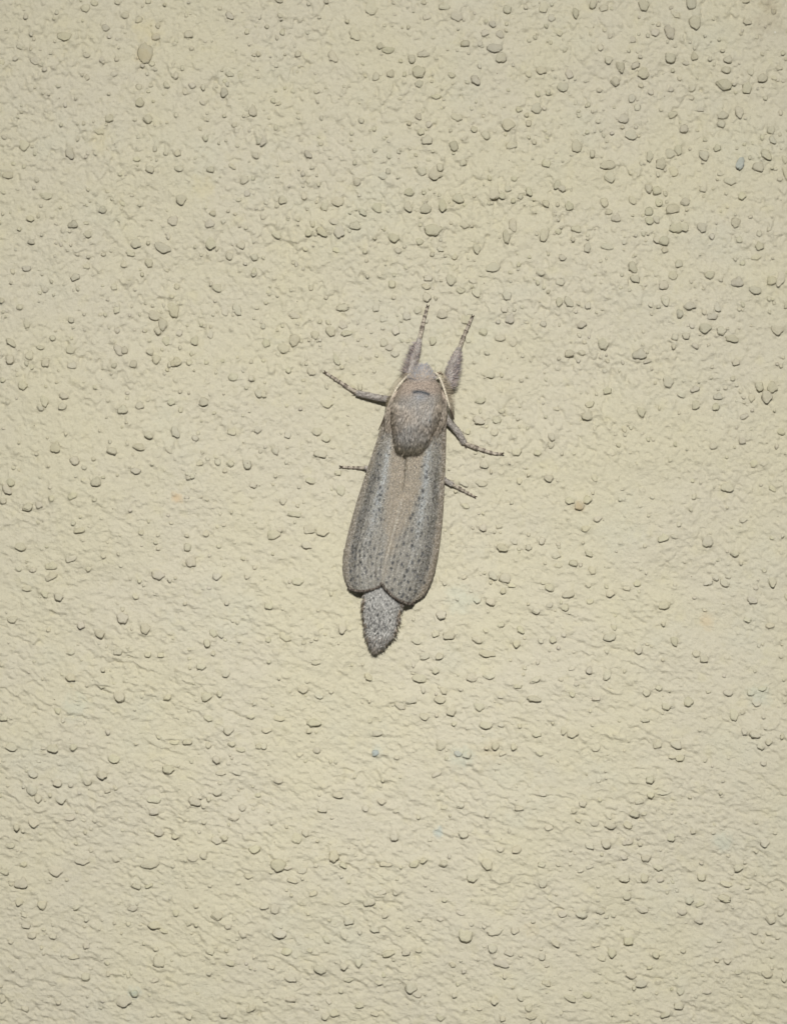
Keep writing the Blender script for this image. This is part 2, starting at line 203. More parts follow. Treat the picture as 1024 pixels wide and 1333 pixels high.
for (ox, oy), txt in TILES:
    for t in txt.split():
        x, y, w, h, p = map(float, t.split(','))
        blue = 0.0
        if p >= 8:
            blue, p = (1.0 if p == 9 else 0.5), 1.6
        G.append((ox + x / K, oy + y / K, w / K, h / K, p, blue))
n_photo = len(G)
_xy = np.array([g[:2] for g in G])
for _ in range(2600):                      # the finer grit between them, thickest in the upper half
    x, y = rng.uniform(0, 1024), rng.uniform(0, 1333)
    if rng.random() < 0.5 * min(1, max(0, (y - 350) / 500)):
        continue
    w = 3.2 + 5.2 * rng.beta(1.3, 2.6)
    if np.min(np.hypot(_xy[:, 0] - x, _xy[:, 1] - y)) < 4 + w:
        continue
    G.append((x, y, w, w * rng.uniform(0.75, 1.4), rng.uniform(0.5, 1.5), 0.0))
n_frame = len(G)
for _ in range(2300):                      # grains of the same wall beyond the picture
    x, y = rng.uniform(NX0 + 20, 1650), rng.uniform(NY0 + 20, 2060)
    if -12 < x < 1036 and -12 < y < 1345:
        continue
    w = rng.uniform(8, 15)
    G.append((x, y, w, w * rng.uniform(0.75, 1.3), rng.uniform(0.9, 2.0), 0.0))
G = np.array(G)

# plaster skin is drawn up over each grain: a soft swelling, longer on the upper side
def add_swelling(x, y, w, h, p):
    rad = int(2.6 * max(w, h) / STEP)
    i0, j0 = int((x - NX0) / STEP), int((y - NY0) / STEP)
    js = slice(max(j0 - rad, 0), min(j0 + rad, NF)); is_ = slice(max(i0 - rad, 0), min(i0 + rad, NF))
    X = (xx[:, is_] - x) / (w * 0.62); Y = (yy[js] - (y - 0.22 * h))
    Y = np.where(Y < 0, Y / (h * 1.0), Y / (h * 0.42))
    H[js, is_] += (0.16 * min(w, h) * min(p, 1.7) * np.exp(-(X * X + Y * Y) * 1.3)).astype(np.float32)
for g in G:
    add_swelling(*g[:5])
H = H.astype(np.float32)

def wall_h(x, y):
    return float(H[int((y - NY0) / STEP), int((x - NX0) / STEP)])

# ---------------------------------------------------------------- materials
def px_coords(nt):
    geo = nd(nt, 'ShaderNodeNewGeometry')
    sc = nd(nt, 'ShaderNodeVectorMath', operation='SCALE')
    sc.inputs['Scale'].default_value = 1.0 / S
    nt.links.new(geo.outputs['Position'], sc.inputs[0])
    return sc.outputs[0]

def mix(nt, fac, a, b, mode='MIX'):
    m = nt.nodes.new('ShaderNodeMix')
    m.data_type = 'RGBA'
    m.blend_type = mode
    for sock, v in ((m.inputs[0], fac), (m.inputs[6], a), (m.inputs[7], b)):
        if isinstance(v, bpy.types.NodeSocket):
            nt.links.new(v, sock)
        elif isinstance(v, (int, float)):
            sock.default_value = v
        else:
            sock.default_value = (*[float(q) for q in v], 1)
    return m.outputs[2]

def ramp(nt, val, lo, hi, out_lo=0.0, out_hi=1.0):
    m = nt.nodes.new('ShaderNodeMapRange')
    m.interpolation_type = 'SMOOTHSTEP'
    m.inputs[1].default_value, m.inputs[2].default_value = lo, hi
    m.inputs[3].default_value, m.inputs[4].default_value = out_lo, out_hi
    nt.links.new(val, m.inputs[0])
    return m.outputs[0]

def noise(nt, vec, scale, detail=3.0, rough=0.55, w=None):
    n = nt.nodes.new('ShaderNodeTexNoise')
    n.inputs['Scale'].default_value = scale
    n.inputs['Detail'].default_value = detail
    n.inputs['Roughness'].default_value = rough
    nt.links.new(vec, n.inputs['Vector'])
    return n.outputs['Fac']

def offset(nt, vec, v):
    a = nd(nt, 'ShaderNodeVectorMath', operation='ADD')
    a.inputs[1].default_value = v
    nt.links.new(vec, a.inputs[0])
    return a.outputs[0]

# stains and marks with a place of their own: x, y, radius, colour, strength
STAINS = [(922, 808, 14, lin(208, 184, 144), 0.55), (752, 658, 9, lin(190, 160, 105), 0.6), (230, 648, 10, lin(205, 165, 110), 0.55),
          (1000, 26, 30, lin(172, 160, 134), 0.45), (1000, 4, 14, lin(150, 136, 112), 0.45), (1008, 42, 2, lin(236, 234, 226), 0.8),
          (570, 1084, 8, lin(170, 186, 184), 0.7), (490, 980, 10, lin(178, 189, 180), 0.5), (600, 985, 20, lin(178, 190, 178), 0.4),
          (190, 40, 24, lin(206, 194, 150), 0.5), (186, 72, 16, lin(206, 190, 148), 0.5), (100, 920, 22, lin(188, 194, 178), 0.45),
          (985, 905, 20, lin(184, 192, 176), 0.5), (940, 1095, 18, lin(184, 194, 180), 0.4), (175, 1292, 10, lin(165, 185, 182), 0.5),
          (640, 975, 18, lin(196, 180, 140), 0.35), (265, 245, 22, lin(208, 196, 150), 0.4), (130, 180, 24, lin(208, 196, 150), 0.35),
          (600, 780, 26, lin(196, 204, 186), 0.4), (690, 1210, 14, lin(196, 180, 140), 0.3), (470, 1175, 16, lin(190, 186, 160), 0.4)]

def plaster(name, per_object=False, per_vertex=False):
    m = bpy.data.materials.new(name)
    m.use_nodes = True
    nt = m.node_tree
    b = nt.nodes['Principled BSDF']
    v = px_coords(nt)
    base = lin(202, 195, 173)
    c = mix(nt, ramp(nt, noise(nt, v, 0.006, 3), 0.38, 0.62), base, lin(203, 196, 170))
    c = mix(nt, ramp(nt, noise(nt, offset(nt, v, (0, 400, 0)), 0.011, 4), 0.52, 0.72, 0, 0.4), c, lin(199, 196, 176))
    c = mix(nt, ramp(nt, noise(nt, offset(nt, v, (900, 0, 70)), 0.035, 4), 0.54, 0.74, 0, 0.4), c, lin(205, 197, 163))
    c = mix(nt, ramp(nt, noise(nt, offset(nt, v, (0, 90, 700)), 0.11, 4, 0.6), 0.50, 0.75, 0, 0.4), c, lin(188, 180, 152))
    c = mix(nt, ramp(nt, noise(nt, offset(nt, v, (300, 90, 700)), 0.45, 3, 0.7), 0.35, 0.7, 0.0, 0.30), c, lin(180, 173, 148))
    # scattered dark specks
    vo = nt.nodes.new('ShaderNodeTexVoronoi'); vo.inputs['Scale'].default_value = 0.028
    nt.links.new(v, vo.inputs['Vector'])
    c = mix(nt, ramp(nt, vo.outputs['Distance'], 0.012, 0.035, 0.75, 0.0), c, lin(112, 100, 80))
    flat = nd(nt, 'ShaderNodeVectorMath', operation='MULTIPLY'); flat.inputs[1].default_value = (1, 0, 1)
    nt.links.new(v, flat.inputs[0])
    nz = noise(nt, v, 0.075, 4, 0.65)
    for i, (sx, sy, sr, scol, st) in enumerate(STAINS):
        d = nd(nt, 'ShaderNodeVectorMath', operation='DISTANCE')
        nt.links.new(flat.outputs[0], d.inputs[0])
        d.inputs[1].default_value = (sx - CX, 0, CY - sy)
        mad = nd(nt, 'ShaderNodeMath', operation='MULTIPLY_ADD'); mad.inputs[1].default_value = -2.4 * sr
        nt.links.new(nz, mad.inputs[0]); nt.links.new(d.outputs['Value'], mad.inputs[2])
        c = mix(nt, ramp(nt, mad.outputs[0], -1.1 * sr, -0.1 * sr, st * 0.7, 0.0), c, scol)
    if per_object:
        oi = nt.nodes.new('ShaderNodeObjectInfo')
        c = mix(nt, 1.0, c, oi.outputs['Color'], 'MULTIPLY')
    if per_vertex:
        at = nd(nt, 'ShaderNodeVertexColor', layer_name='Col')
        c = mix(nt, 1.0, c, at.outputs['Color'], 'MULTIPLY')
    nt.links.new(c, b.inputs['Base Color'])
    b.inputs['Roughness'].default_value = 0.62
    b.inputs['Specular IOR Level'].default_value = 0.35
    bp = nt.nodes.new('ShaderNodeBump')
    bp.inputs['Strength'].default_value = 1.0
    bp.inputs['Distance'].default_value = S * 2.1
    nt.links.new(noise(nt, v, 0.40, 4, 0.72), bp.inputs['Height'])
    nt.links.new(bp.outputs[0], b.inputs['Normal'])
    return m

M_wall = plaster('painted_render')
M_grain = plaster('painted_grain', per_object=True)
M_grains = plaster('painted_grains', per_vertex=True)

def attr_mat(name, rough=0.75, spec=0.25, sheen=0.0, nscale=0.5, namt=0.35, bump=0.5, gain=1.0):
    m = bpy.data.materials.new(name)
    m.use_nodes = True
    nt = m.node_tree
    b = nt.nodes['Principled BSDF']
    v = px_coords(nt)
    at = nd(nt, 'ShaderNodeVertexColor', layer_name='Col')
    n = noise(nt, v, nscale, 3, 0.6)
    g = ramp(nt, n, 0.3, 0.7, gain * (1 - namt), gain * (1 + namt))
    sc = nd(nt, 'ShaderNodeVectorMath', operation='SCALE')
    nt.links.new(at.outputs['Color'], sc.inputs[0]); nt.links.new(g, sc.inputs['Scale'])
    nt.links.new(sc.outputs[0], b.inputs['Base Color'])
    b.inputs['Roughness'].default_value = rough
    b.inputs['Specular IOR Level'].default_value = spec
    b.inputs['Sheen Weight'].default_value = sheen
    if bump:
        bp = nt.nodes.new('ShaderNodeBump')
        bp.inputs['Strength'].default_value = bump
        bp.inputs['Distance'].default_value = S * 1.0
        nt.links.new(noise(nt, v, 0.7, 2, 0.6), bp.inputs['Height'])
        nt.links.new(bp.outputs[0], b.inputs['Normal'])
    return m

M_skin = attr_mat('moth_scaled_skin')
M_wing = attr_mat('moth_wing_scales', rough=0.6, spec=0.35, nscale=0.6, namt=0.28)
M_flake = attr_mat('moth_loose_scales', rough=0.5, spec=0.45, nscale=0.6, namt=0.2, bump=0)
M_hair = attr_mat('moth_hair', rough=0.65, spec=0.3, nscale=0.3, namt=0.12, bump=0, gain=2.1)

# ---------------------------------------------------------------- the wall
def axis(lo, flo, fhi, hi):
    a = np.arange(flo, fhi + STEP, STEP)
    out, s = [], STEP
    x = flo
    while x > lo:
        s = min(s * 1.16, 12.0); x -= s; out.append(x)
    left = np.array(out[::-1])
    out, s, x = [], STEP, a[-1]
    while x < hi:
        s = min(s * 1.16, 12.0); x += s; out.append(x)
    return np.concatenate([left, a, np.array(out)])
ax = axis(-560, -16, 1040, 1590)
ay = axis(-660, -16, 1349, 2000)
ix = np.clip(((ax - NX0) / STEP).round().astype(int), 0, NF - 1)
iy = np.clip(((ay - NY0) / STEP).round().astype(int), 0, NF - 1)
gx, gy = np.meshgrid(ax, ay)
co = W(np.stack([gx, gy, H[iy[:, None], ix[None, :]]], -1)).reshape(-1, 3)
nxx, nyy = len(ax), len(ay)
q = (np.arange(nyy - 1)[:, None] * nxx + np.arange(nxx - 1)[None, :]).ravel()
front = np.stack([q, q + nxx, q + nxx + 1, q + 1], 1)
# close the slab: a back sheet 6 mm behind
bk = len(co)
cb = W(np.array([(ax[0], ay[0], -70), (ax[-1], ay[0], -70), (ax[-1], ay[-1], -70), (ax[0], ay[-1], -70)]))
co = np.concatenate([co, cb])
c00, c10, c11, c01 = 0, nxx - 1, nxx * nyy - 1, nxx * (nyy - 1)
side = np.array([[bk, bk + 1, bk + 2, bk + 3], [c00, c10, bk + 1, bk], [c10, c11, bk + 2, bk + 1], [c11, c01, bk + 3, bk + 2], [c01, c00, bk, bk + 3]])
wall = mesh_np('wall', co, [front, side], M_wall)
wall['kind'] = 'structure'
wall['label'] = 'cream painted rough-cast wall with scattered coarse grains'

# ---------------------------------------------------------------- grains: pebble shapes, shared between alike grains
import bmesh
def pebble(seed, sub=3):
    r = np.random.default_rng(seed)
    bm = bmesh.new()
    bmesh.ops.create_icosphere(bm, subdivisions=sub, radius=1.0)
    P = np.array([v.co[:] for v in bm.verts]); F = np.array([[v.index for v in f.verts] for f in bm.faces])
    bm.free()
    n = P / np.linalg.norm(P, axis=1)[:, None]
    rad = np.ones(len(P))
    for _ in range(10):                                        # facets worn flat
        d = r.normal(size=3); d /= np.linalg.norm(d); c = r.uniform(0.66, 0.95)
        k = n @ d
        rad = np.where(k > 0, np.minimum(rad, c / np.maximum(k, 1e-3) * 0.5 + rad * 0.5), rad)
    for _ in range(5):
        d = r.normal(size=3) * r.uniform(1.5, 5.0)
        rad += 0.07 * np.sin(n @ d + r.uniform(0, 6))
    az = np.arctan2(n[:, 2], n[:, 0])
    for m in (2, 3, 4, 5, 7):
        rad *= 1 + 0.10 / m ** 0.6 * r.uniform(0.2, 1) * np.cos(m * az + r.uniform(0, 6.28))
    P = n * rad[:, None]
    P[:, 1] = np.sign(P[:, 1]) * np.abs(P[:, 1]) ** 0.55        # flat face, steep sides
    P[:, 0] *= 1 + 0.12 * P[:, 2] * r.choice([-1, 1])         # slightly egg-shaped
    return P, F
PEB = [pebble(100 + i) for i in range(18)]
PEB_FAR = [pebble(100 + i, 2) for i in range(18)]
peb_mesh = []
for i, (P, F) in enumerate(PEB):
    o = mesh_np('grain', P, F, M_grain)
    peb_mesh.append(o.data)
    bpy.data.objects.remove(o)

def moth_clear(x, y):
    """grains under the moth's body would poke through it"""
    t = (y - 478) / 370.0
    return 0 < t < 1 and abs(x - (549 - 61 * t - (14 if 0.25 < t < .8 else 0))) < 52 - 34 * max(0, t - 0.78) / 0.22

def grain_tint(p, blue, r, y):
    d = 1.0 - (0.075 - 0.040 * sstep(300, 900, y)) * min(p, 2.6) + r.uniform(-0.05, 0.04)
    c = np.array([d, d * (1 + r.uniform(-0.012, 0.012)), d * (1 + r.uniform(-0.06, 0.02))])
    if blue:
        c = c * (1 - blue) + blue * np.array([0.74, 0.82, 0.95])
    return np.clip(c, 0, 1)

order = sorted(range(n_photo), key=lambda i: -(G[i, 2] * G[i, 3]) * (0.6 + 0.4 * min(G[i, 4], 2)))
single = set(order[:300])
bulkV, bulkF, bulkC, nb = [], [], [], 0
r = np.random.default_rng(5)
for i, (x, y, w, h, p, blue) in enumerate(G):
    if moth_clear(x, y):
        continue
    k = r.integers(len(PEB))
    dep = 0.24 * min(w, h) * (0.5 + 0.28 * min(p, 2.2)) * r.uniform(0.8, 1.25)
    top = wall_h(x, y + 0.1 * h)
    cen = top + dep * (-0.08 - 0.25 * (p < 1.25))
    ang = r.uniform(-0.5, 0.5)
    tilt = -(r.uniform(0.18, 0.48) if p < 1.7 else r.uniform(0.08, 0.32))       # lower edge stands proud, upper edge runs into the plaster
    tilt *= min(1.0, 11.0 / h)
    up_ = 1 - sstep(430, 800, y)
    tilt *= 1 - 0.5 * up_
    cen += 0.5 + 0.45 * up_ * min(p, 1.6)
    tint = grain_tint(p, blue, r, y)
    q_ = r.uniform(0.84, 1.08) + 0.02 * up_
    sx, sz = 0.5 * w * q_, 0.5 * h * q_
    if i in single:
        o = bpy.data.objects.new('grain', peb_mesh[k])
        o.location = W((x, y, cen))
        o.scale = (sx * S, dep * S, sz * S)
        o.rotation_euler = (tilt, ang * 0.6, 0)
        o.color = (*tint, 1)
        o.parent = wall
        COL.objects.link(o)
    else:
        P, F = (PEB if i < n_photo else PEB_FAR)[k]
        ca, sa = math.cos(ang), math.sin(ang)
        X = P[:, 0] * sx; Z = P[:, 2] * sz
        Y = P[:, 1] * dep
        ct, st = math.cos(tilt), math.sin(tilt)
        Y, Z = Y * ct - Z * st, Y * st + Z * ct
        V = np.stack([x + X * ca + Z * sa, y - (-X * sa + Z * ca), cen - Y], 1)
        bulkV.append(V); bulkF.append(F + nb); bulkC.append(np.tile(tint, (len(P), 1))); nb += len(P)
o = mesh_np('small_grains', W(np.concatenate(bulkV)), np.concatenate(bulkF), M_grains, wall, np.concatenate(bulkC))
o['kind'] = 'stuff'
o['label'] = 'smaller painted grains scattered over the wall'

# ================================================================ the moth
MO = W((520, 660, 0))
moth = bpy.data.objects.new('moth', None)
moth.empty_display_size = 0.01
moth.location = MO
COL.objects.link(moth)
moth['label'] = 'grey-brown moth with furry forelegs resting head up on the cream wall'
moth['category'] = 'moth'

def interp_curve(pts, n):
    """smooth curve through points, n samples by arc length"""
    p = np.asarray(pts, float)
    d = np.concatenate([[0], np.cumsum(np.linalg.norm(np.diff(p[:, :2], axis=0), axis=1))])
    d /= d[-1]
    # Catmull-Rom, densely sampled
    P = np.vstack([2 * p[0] - p[1], p, 2 * p[-1] - p[-2]])
    out = []
    for i in range(len(p) - 1):
        p0, p1, p2, p3 = P[i], P[i + 1], P[i + 2], P[i + 3]
        t = np.linspace(0, 1, 24, endpoint=False)[:, None]
        out.append(0.5 * (2 * p1 + (p2 - p0) * t + (2 * p0 - 5 * p1 + 4 * p2 - p3) * t ** 2 + (3 * p1 - p0 - 3 * p2 + p3) * t ** 3))
    c = np.vstack(out + [p[-1:]])
    d = np.concatenate([[0], np.cumsum(np.linalg.norm(np.diff(c[:, :2], axis=0), axis=1))])
    s = np.linspace(0, d[-1], n)
    return np.stack([np.interp(s, d, c[:, k]) for k in range(c.shape[1])], 1)

def vnoise(x, y, seed, scale):
    """smooth value noise for colouring, -1..1"""
    r_ = np.random.default_rng(seed)
    T = r_.uniform(-1, 1, (256, 256))
    x = np.asarray(x) / scale; y = np.asarray(y) / scale
    i, j = np.floor(x).astype(int), np.floor(y).astype(int)
    fx, fy = x - i, y - j
    fx = fx * fx * (3 - 2 * fx); fy = fy * fy * (3 - 2 * fy)
    g = lambda a, b_: T[a % 256, b_ % 256]
    return (g(i, j) * (1 - fx) + g(i + 1, j) * fx) * (1 - fy) + (g(i, j + 1) * (1 - fx) + g(i + 1, j + 1) * fx) * fy

def blend(c, col, f):
    f = np.clip(np.asarray(f), 0, 1)[..., None]
    return c * (1 - f) + np.asarray(col) * f

# ---- body: head, thorax and abdomen, one mesh.  x, y, h, half width, half depth
SEC = np.array([
 (550, 475.5, 30, 2, 2), (549.5, 478.5, 30, 5.5, 6), (549, 483, 31, 9.5, 11), (548.5, 489, 34, 13.5, 15), (548, 495, 37, 18, 19),
 (547, 502, 39, 25, 22), (545.5, 512, 42, 29.5, 25), (543.5, 524, 44, 32, 26), (541.5, 538, 45, 30.5, 26), (539, 552, 45, 27, 25.5),
 (537, 565, 44, 24, 24), (535, 576, 42.5, 21.5, 22), (533.5, 584, 40.5, 18.5, 18.5), (532.5, 589, 37, 14.5, 14), (531, 593, 31, 12, 10),
 (527, 606, 23, 20, 12), (522, 640, 20, 24, 13), (514, 690, 17, 25, 13), (505, 735, 15.5, 24, 13), (499, 765, 15, 23.5, 13),
 (497.5, 785, 15, 24, 13.5), (496.5, 798, 14.5, 23, 13), (495.5, 811, 14, 20.5, 12), (495, 823, 13, 17, 10.5), (493, 831, 12.5, 13.5, 8.5),
 (490.5, 837.5, 12, 9, 6.5), (489, 842, 11.5, 4, 3.5), (488.5, 844.5, 11.5, 1, 1)])
def loft(sec, nseg, nring):
    d = np.concatenate([[0], np.cumsum(np.linalg.norm(np.diff(sec[:, :3], axis=0), axis=1))])
    # smooth resample with cubic (Catmull) per column
    s = np.linspace(0, d[-1], nring)
    P = np.vstack([2 * sec[0] - sec[1], sec, 2 * sec[-1] - sec[-2]])
    k = np.clip(np.searchsorted(d, s, side='right') - 1, 0, len(sec) - 2)
    t = ((s - d[k]) / (d[k + 1] - d[k]))[:, None]
    p0, p1, p2, p3 = P[k], P[k + 1], P[k + 2], P[k + 3]
    q = 0.5 * (2 * p1 + (p2 - p0) * t + (2 * p0 - 5 * p1 + 4 * p2 - p3) * t ** 2 + (3 * p1 - p0 - 3 * p2 + p3) * t ** 3)
    q[:, 3:] = np.maximum(q[:, 3:], 0.5)
    return q
rings = loft(SEC, 40, 240)
NS = 48
a = np.linspace(0, 2 * math.pi, NS, endpoint=False)
bx = rings[:, None, 0] + rings[:, None, 3] * np.cos(a)[None]
by = np.repeat(rings[:, 1:2], NS, 1)
bh = np.maximum(rings[:, None, 2] + rings[:, None, 4] * np.sin(a)[None], 2.0)
BV = np.stack([bx, by, bh], -1)

TAN, TAN2 = lin(153, 140, 119), lin(163, 149, 128)
GREY, BLUE = lin(143, 143, 142), lin(160, 166, 170)
DARK, BROWN = lin(96, 92, 84), lin(122, 108, 92)
BLACK = lin(44, 46, 48)

def body_color(x, y, seed=0):
    x, y = np.asarray(x, float), np.asarray(y, float)
    c = np.tile(lin(141, 133, 123), (*x.shape, 1))
    n1, n2 = vnoise(x, y, 1 + seed, 11), vnoise(x, y * 0.35, 2 + seed, 3.2)
    c = blend(c, lin(136, 133, 128), 0.6 + 0.6 * n1)
    c = blend(c, lin(150, 141, 129), 0.4 * n2 + 0.1)
    ax_x = 548 - (y - 490) * 0.14
    # collar: pinkish tan band behind the head
    c = blend(c, lin(152, 137, 123), sstep(493, 499, y) * (1 - sstep(510, 522, y)) * 0.8)
    c = blend(c, lin(140, 129, 114), (sstep(18, 30, np.abs(x - ax_x))) * sstep(500, 520, y) * 0.6)
    # dark chevron on the collar
    chev = np.exp(-(((y - (511.5 + 0.018 * (x - 546) ** 2 + 0.10 * (x - 546))) / 2.3) ** 2)) * (np.abs(x - 547) < 12)
    c = blend(c, lin(42, 48, 54), chev)
    c = blend(c, lin(130, 136, 142), np.exp(-(((x - 546) / 9) ** 2 + ((y - 518) / 5) ** 2)) * 0.6)
    # rear rim of the thorax
    c = blend(c, lin(118, 110, 92), sstep(572, 590, y) * 0.7)
    # head
    c = blend(c, lin(120, 121, 124), 1 - sstep(484, 500, y + 3 * n1))
    # abdomen
    ab = sstep(596, 604, y)
    g = np.tile(lin(141, 139, 134), (*x.shape, 1))
    g = blend(g, lin(150, 149, 145), 0.5 * n2)
    g = blend(g, lin(112, 110, 106), -0.6 * n1)
    g = blend(g, lin(125, 112, 98), sstep(832, 848, y) * 0.7)
    c = blend(c, lin(0, 0, 0), ab * 0) * (1 - ab[..., None]) + g * ab[..., None]
    return c

AB_DOTS = [(343, 560), (315, 630), (343, 665), (420, 665), (395, 465), (455, 490), (340, 470), (445, 520), (310, 495), (385, 640), (330, 530), (400, 580),
           (300, 560), (370, 600), (460, 590), (480, 560), (420, 620), (350, 720), (380, 690), (400, 720), (430, 700), (375, 745), (470, 640), (300, 690)]
bc = body_color(bx, by)
for (dx, dy) in AB_DOTS:
    px_, py_ = 430 + dx / 6.02, 700 + dy / 6.02
    bc = blend(bc, BLACK, 0.9 * np.exp(-((bx - px_) / 1.0) ** 2 - ((by - py_) / 1.3) ** 2) * (bh > 12))
nr = len(rings)
i = np.arange(nr - 1)[:, None] * NS + np.arange(NS)[None]
j = np.arange(nr - 1)[:, None] * NS + (np.arange(NS)[None] + 1) % NS
quads = np.stack([i, j, j + NS, i + NS], -1).reshape(-1, 4)
caps = [np.array([[0, k + 1, k] for k in range(1, NS - 1)])[:, ::-1], np.array([[(nr - 1) * NS, (nr - 1) * NS + k, (nr - 1) * NS + k + 1] for k in range(1, NS - 1)])[:, ::-1]]
body = mesh_np('body', W(BV.reshape(-1, 3)), [quads[:, ::-1]] + caps, M_skin, moth, bc.reshape(-1, 3), origin=MO)
body['label'] = 'domed furry thorax, blue-grey head and grey speckled abdomen'

# ---- strands: three-sided tapered hairs
def strands(name, root, direction, length, width, color, parent, mat, bend=None, seed=0):
    """root (n,3), direction (n,3) unit, length (n,), width (n,), color (n,3); all in wall units"""
    n = len(root)
    r_ = np.random.default_rng(seed)
    if bend is None:
        bend = np.zeros((n, 3))
    up = np.tile(np.array([0.3, 0.1, 1.0]), (n, 1)) + r_.normal(0, 0.3, (n, 3))
    s1 = np.cross(direction, up); s1 /= np.linalg.norm(s1, axis=1)[:, None] + 1e-9
    s2 = np.cross(direction, s1)
    L = length[:, None]
    c0 = root
    c1 = root + direction * L * 0.5 + bend * 0.25
    c2 = root + direction * L + bend
    V = np.zeros((n, 7, 3))
    for k in range(3):
        an = 2 * math.pi * k / 3
        off = s1 * math.cos(an) + s2 * math.sin(an)
        V[:, k] = c0 + off * width[:, None] * 0.5
        V[:, 3 + k] = c1 + off * width[:, None] * 0.36
    V[:, 6] = c2
    base = np.arange(n)[:, None] * 7
    Q = np.concatenate([base + np.array([[k, (k + 1) % 3, 3 + (k + 1) % 3, 3 + k]]) for k in range(3)])
    T = np.concatenate([base + np.array([[3 + k, 3 + (k + 1) % 3, 6]]) for k in range(3)])
    o_ = mesh_np(name, W(V.reshape(-1, 3)), [Q, T], mat, parent, np.repeat(color, 7, 0), origin=MO if parent is not None else None)
    return o_

def norm(v):
    return v / (np.linalg.norm(v, axis=-1, keepdims=True) + 1e-9)

rb = np.random.default_rng(9)
# body normals for rooting hairs
def body_points(n, y0, y1, amin=0.03, amax=0.97):
    rr = rings[(rings[:, 1] >= y0) & (rings[:, 1] <= y1)]
    wts = (rr[:, 3] + 4); wts = wts / wts.sum()
    k = rb.choice(len(rr), n, p=wts)
    an = rb.uniform(amin, amax, n) * math.pi
    q_ = rr[k]
    p = np.stack([q_[:, 0] + q_[:, 3] * np.cos(an), q_[:, 1] + rb.uniform(-1, 1, n), q_[:, 2] + q_[:, 4] * np.sin(an)], 1)
    nn = norm(np.stack([np.cos(an) / q_[:, 3], np.zeros(n), np.sin(an) / q_[:, 4]], 1))
    return p, nn
def var(c, amt, n):
    return np.clip(c * (1 + rb.normal(0, amt, (n, 1))), 0.01, 1)

# thorax: hair combed backwards
n = 13000
p, nn = body_points(n, 494, 590)
axis_dir = np.array([-0.16, 1.0, 0.0])
side = np.stack([(p[:, 0] - (548 - (p[:, 1] - 490) * .14)) / 34, np.zeros(n), np.zeros(n)], 1)
fall = -0.25 * sstep(560, 590, p[:, 1])
d = norm(axis_dir + 0.07 * nn + 0.05 * side + rb.normal(0, 0.06, (n, 3)) + np.stack([-0.25 * side[:, 0] * sstep(540, 585, p[:, 1]), 0 * fall, fall], 1))
L = rb.uniform(6, 15, n) * (1 - 0.25 * sstep(565, 590, p[:, 1]))
c = var(body_color(p[:, 0] + d[:, 0] * L * .6, p[:, 1] + d[:, 1] * L * .6), 0.07, n)
strands('fur', p - nn * 0.6, d, L, rb.uniform(0.5, 0.95, n), c, body, M_hair, seed=1).parent = body
# head tuft: forward and outward
n = 2600
p, nn = body_points(n, 476, 496)
d = norm(nn * 0.55 + np.stack([(p[:, 0] - 549) / 26, np.full(n, -0.75), np.full(n, 0.05)], 1) + rb.normal(0, 0.2, (n, 3)))
c = var(body_color(p[:, 0], p[:, 1] - 1 + rb.normal(0, 5, n)), 0.2, n)
c = np.where(rb.random((n, 1)) < 0.3, var(np.tile(lin(142, 130, 116), (n, 1)), 0.15, n), c)
strands('fur', p - nn * 0.6, d, rb.uniform(2, 6.5, n), rb.uniform(0.5, 0.9, n), c, body, M_hair, seed=2)
# abdomen: combed to the tip, fringing the sides
n = 5200
p, nn = body_points(n, 752, 846, -0.05, 1.05)
d = norm(np.array([-0.12, 1.0, 0.0]) + 0.12 * nn + rb.normal(0, 0.10, (n, 3)))
c = body_color(p[:, 0], p[:, 1])
for (dx, dy) in AB_DOTS:
    px_, py_ = 430 + dx / 6.02, 700 + dy / 6.02
    c = blend(c, BLACK * .6, 0.85 * np.exp(-(((p[:, 0] + d[:, 0] * 3 - px_) / 1.5) ** 2 + ((p[:, 1] + 3 - py_) / 1.9) ** 2) ** 2) * (p[:, 2] > 14))
c = var(c, 0.13, n)
strands('fur', p - nn * 0.6, d, rb.uniform(4, 8, n) * (1 + 0.4 * sstep(825, 845, p[:, 1])), rb.uniform(0.7, 1.2, n), c, body, M_hair, seed=3)
# straggling tufts along the sides and at the tip, hairs of a tuft drawn together
nc, per = 150, 6
pc, nc_ = body_points(nc, 772, 846, -0.10, 0.14)
p2, n2_ = body_points(nc, 772, 846, 0.86, 1.10)
flip = rb.random(nc) < 0.45
pc[flip], nc_[flip] = p2[flip], n2_[flip]
dc = norm(np.array([-0.1, 1.0, -0.03]) + rb.uniform(0.25, 0.75, (nc, 1)) * nc_ + rb.normal(0, 0.15, (nc, 3)))
Lc = rb.uniform(3, 10.5, nc)
tip = pc + dc * Lc[:, None]
p = np.repeat(pc, per, 0) + rb.normal(0, 0.9, (nc * per, 3))
v_ = np.repeat(tip, per, 0) + rb.normal(0, 0.5, (nc * per, 3)) - p
L = np.linalg.norm(v_, axis=1)
c = var(np.repeat(np.where(rb.random((nc, 1)) < .5, lin(108, 97, 84), lin(134, 129, 122)), per, 0), 0.2, nc * per)
strands('fur', p, norm(v_), L, rb.uniform(0.55, 0.95, nc * per), c, body, M_hair, seed=4)

n = 420          # ragged tuft at the tip
p, nn = body_points(n, 826, 844, -0.05, 1.05)
d = norm(np.array([-0.14, 1.0, 0.0]) + 0.10 * nn + rb.normal(0, 0.17, (n, 3)))
c = var(np.where(rb.random((n, 1)) < .6, lin(136, 133, 128), lin(96, 86, 76)), 0.18, n)
strands('fur', p, d, 3 + 7 * rb.beta(1.3, 2.0, n), rb.uniform(0.55, 0.95, n), c, body, M_hair, seed=5)

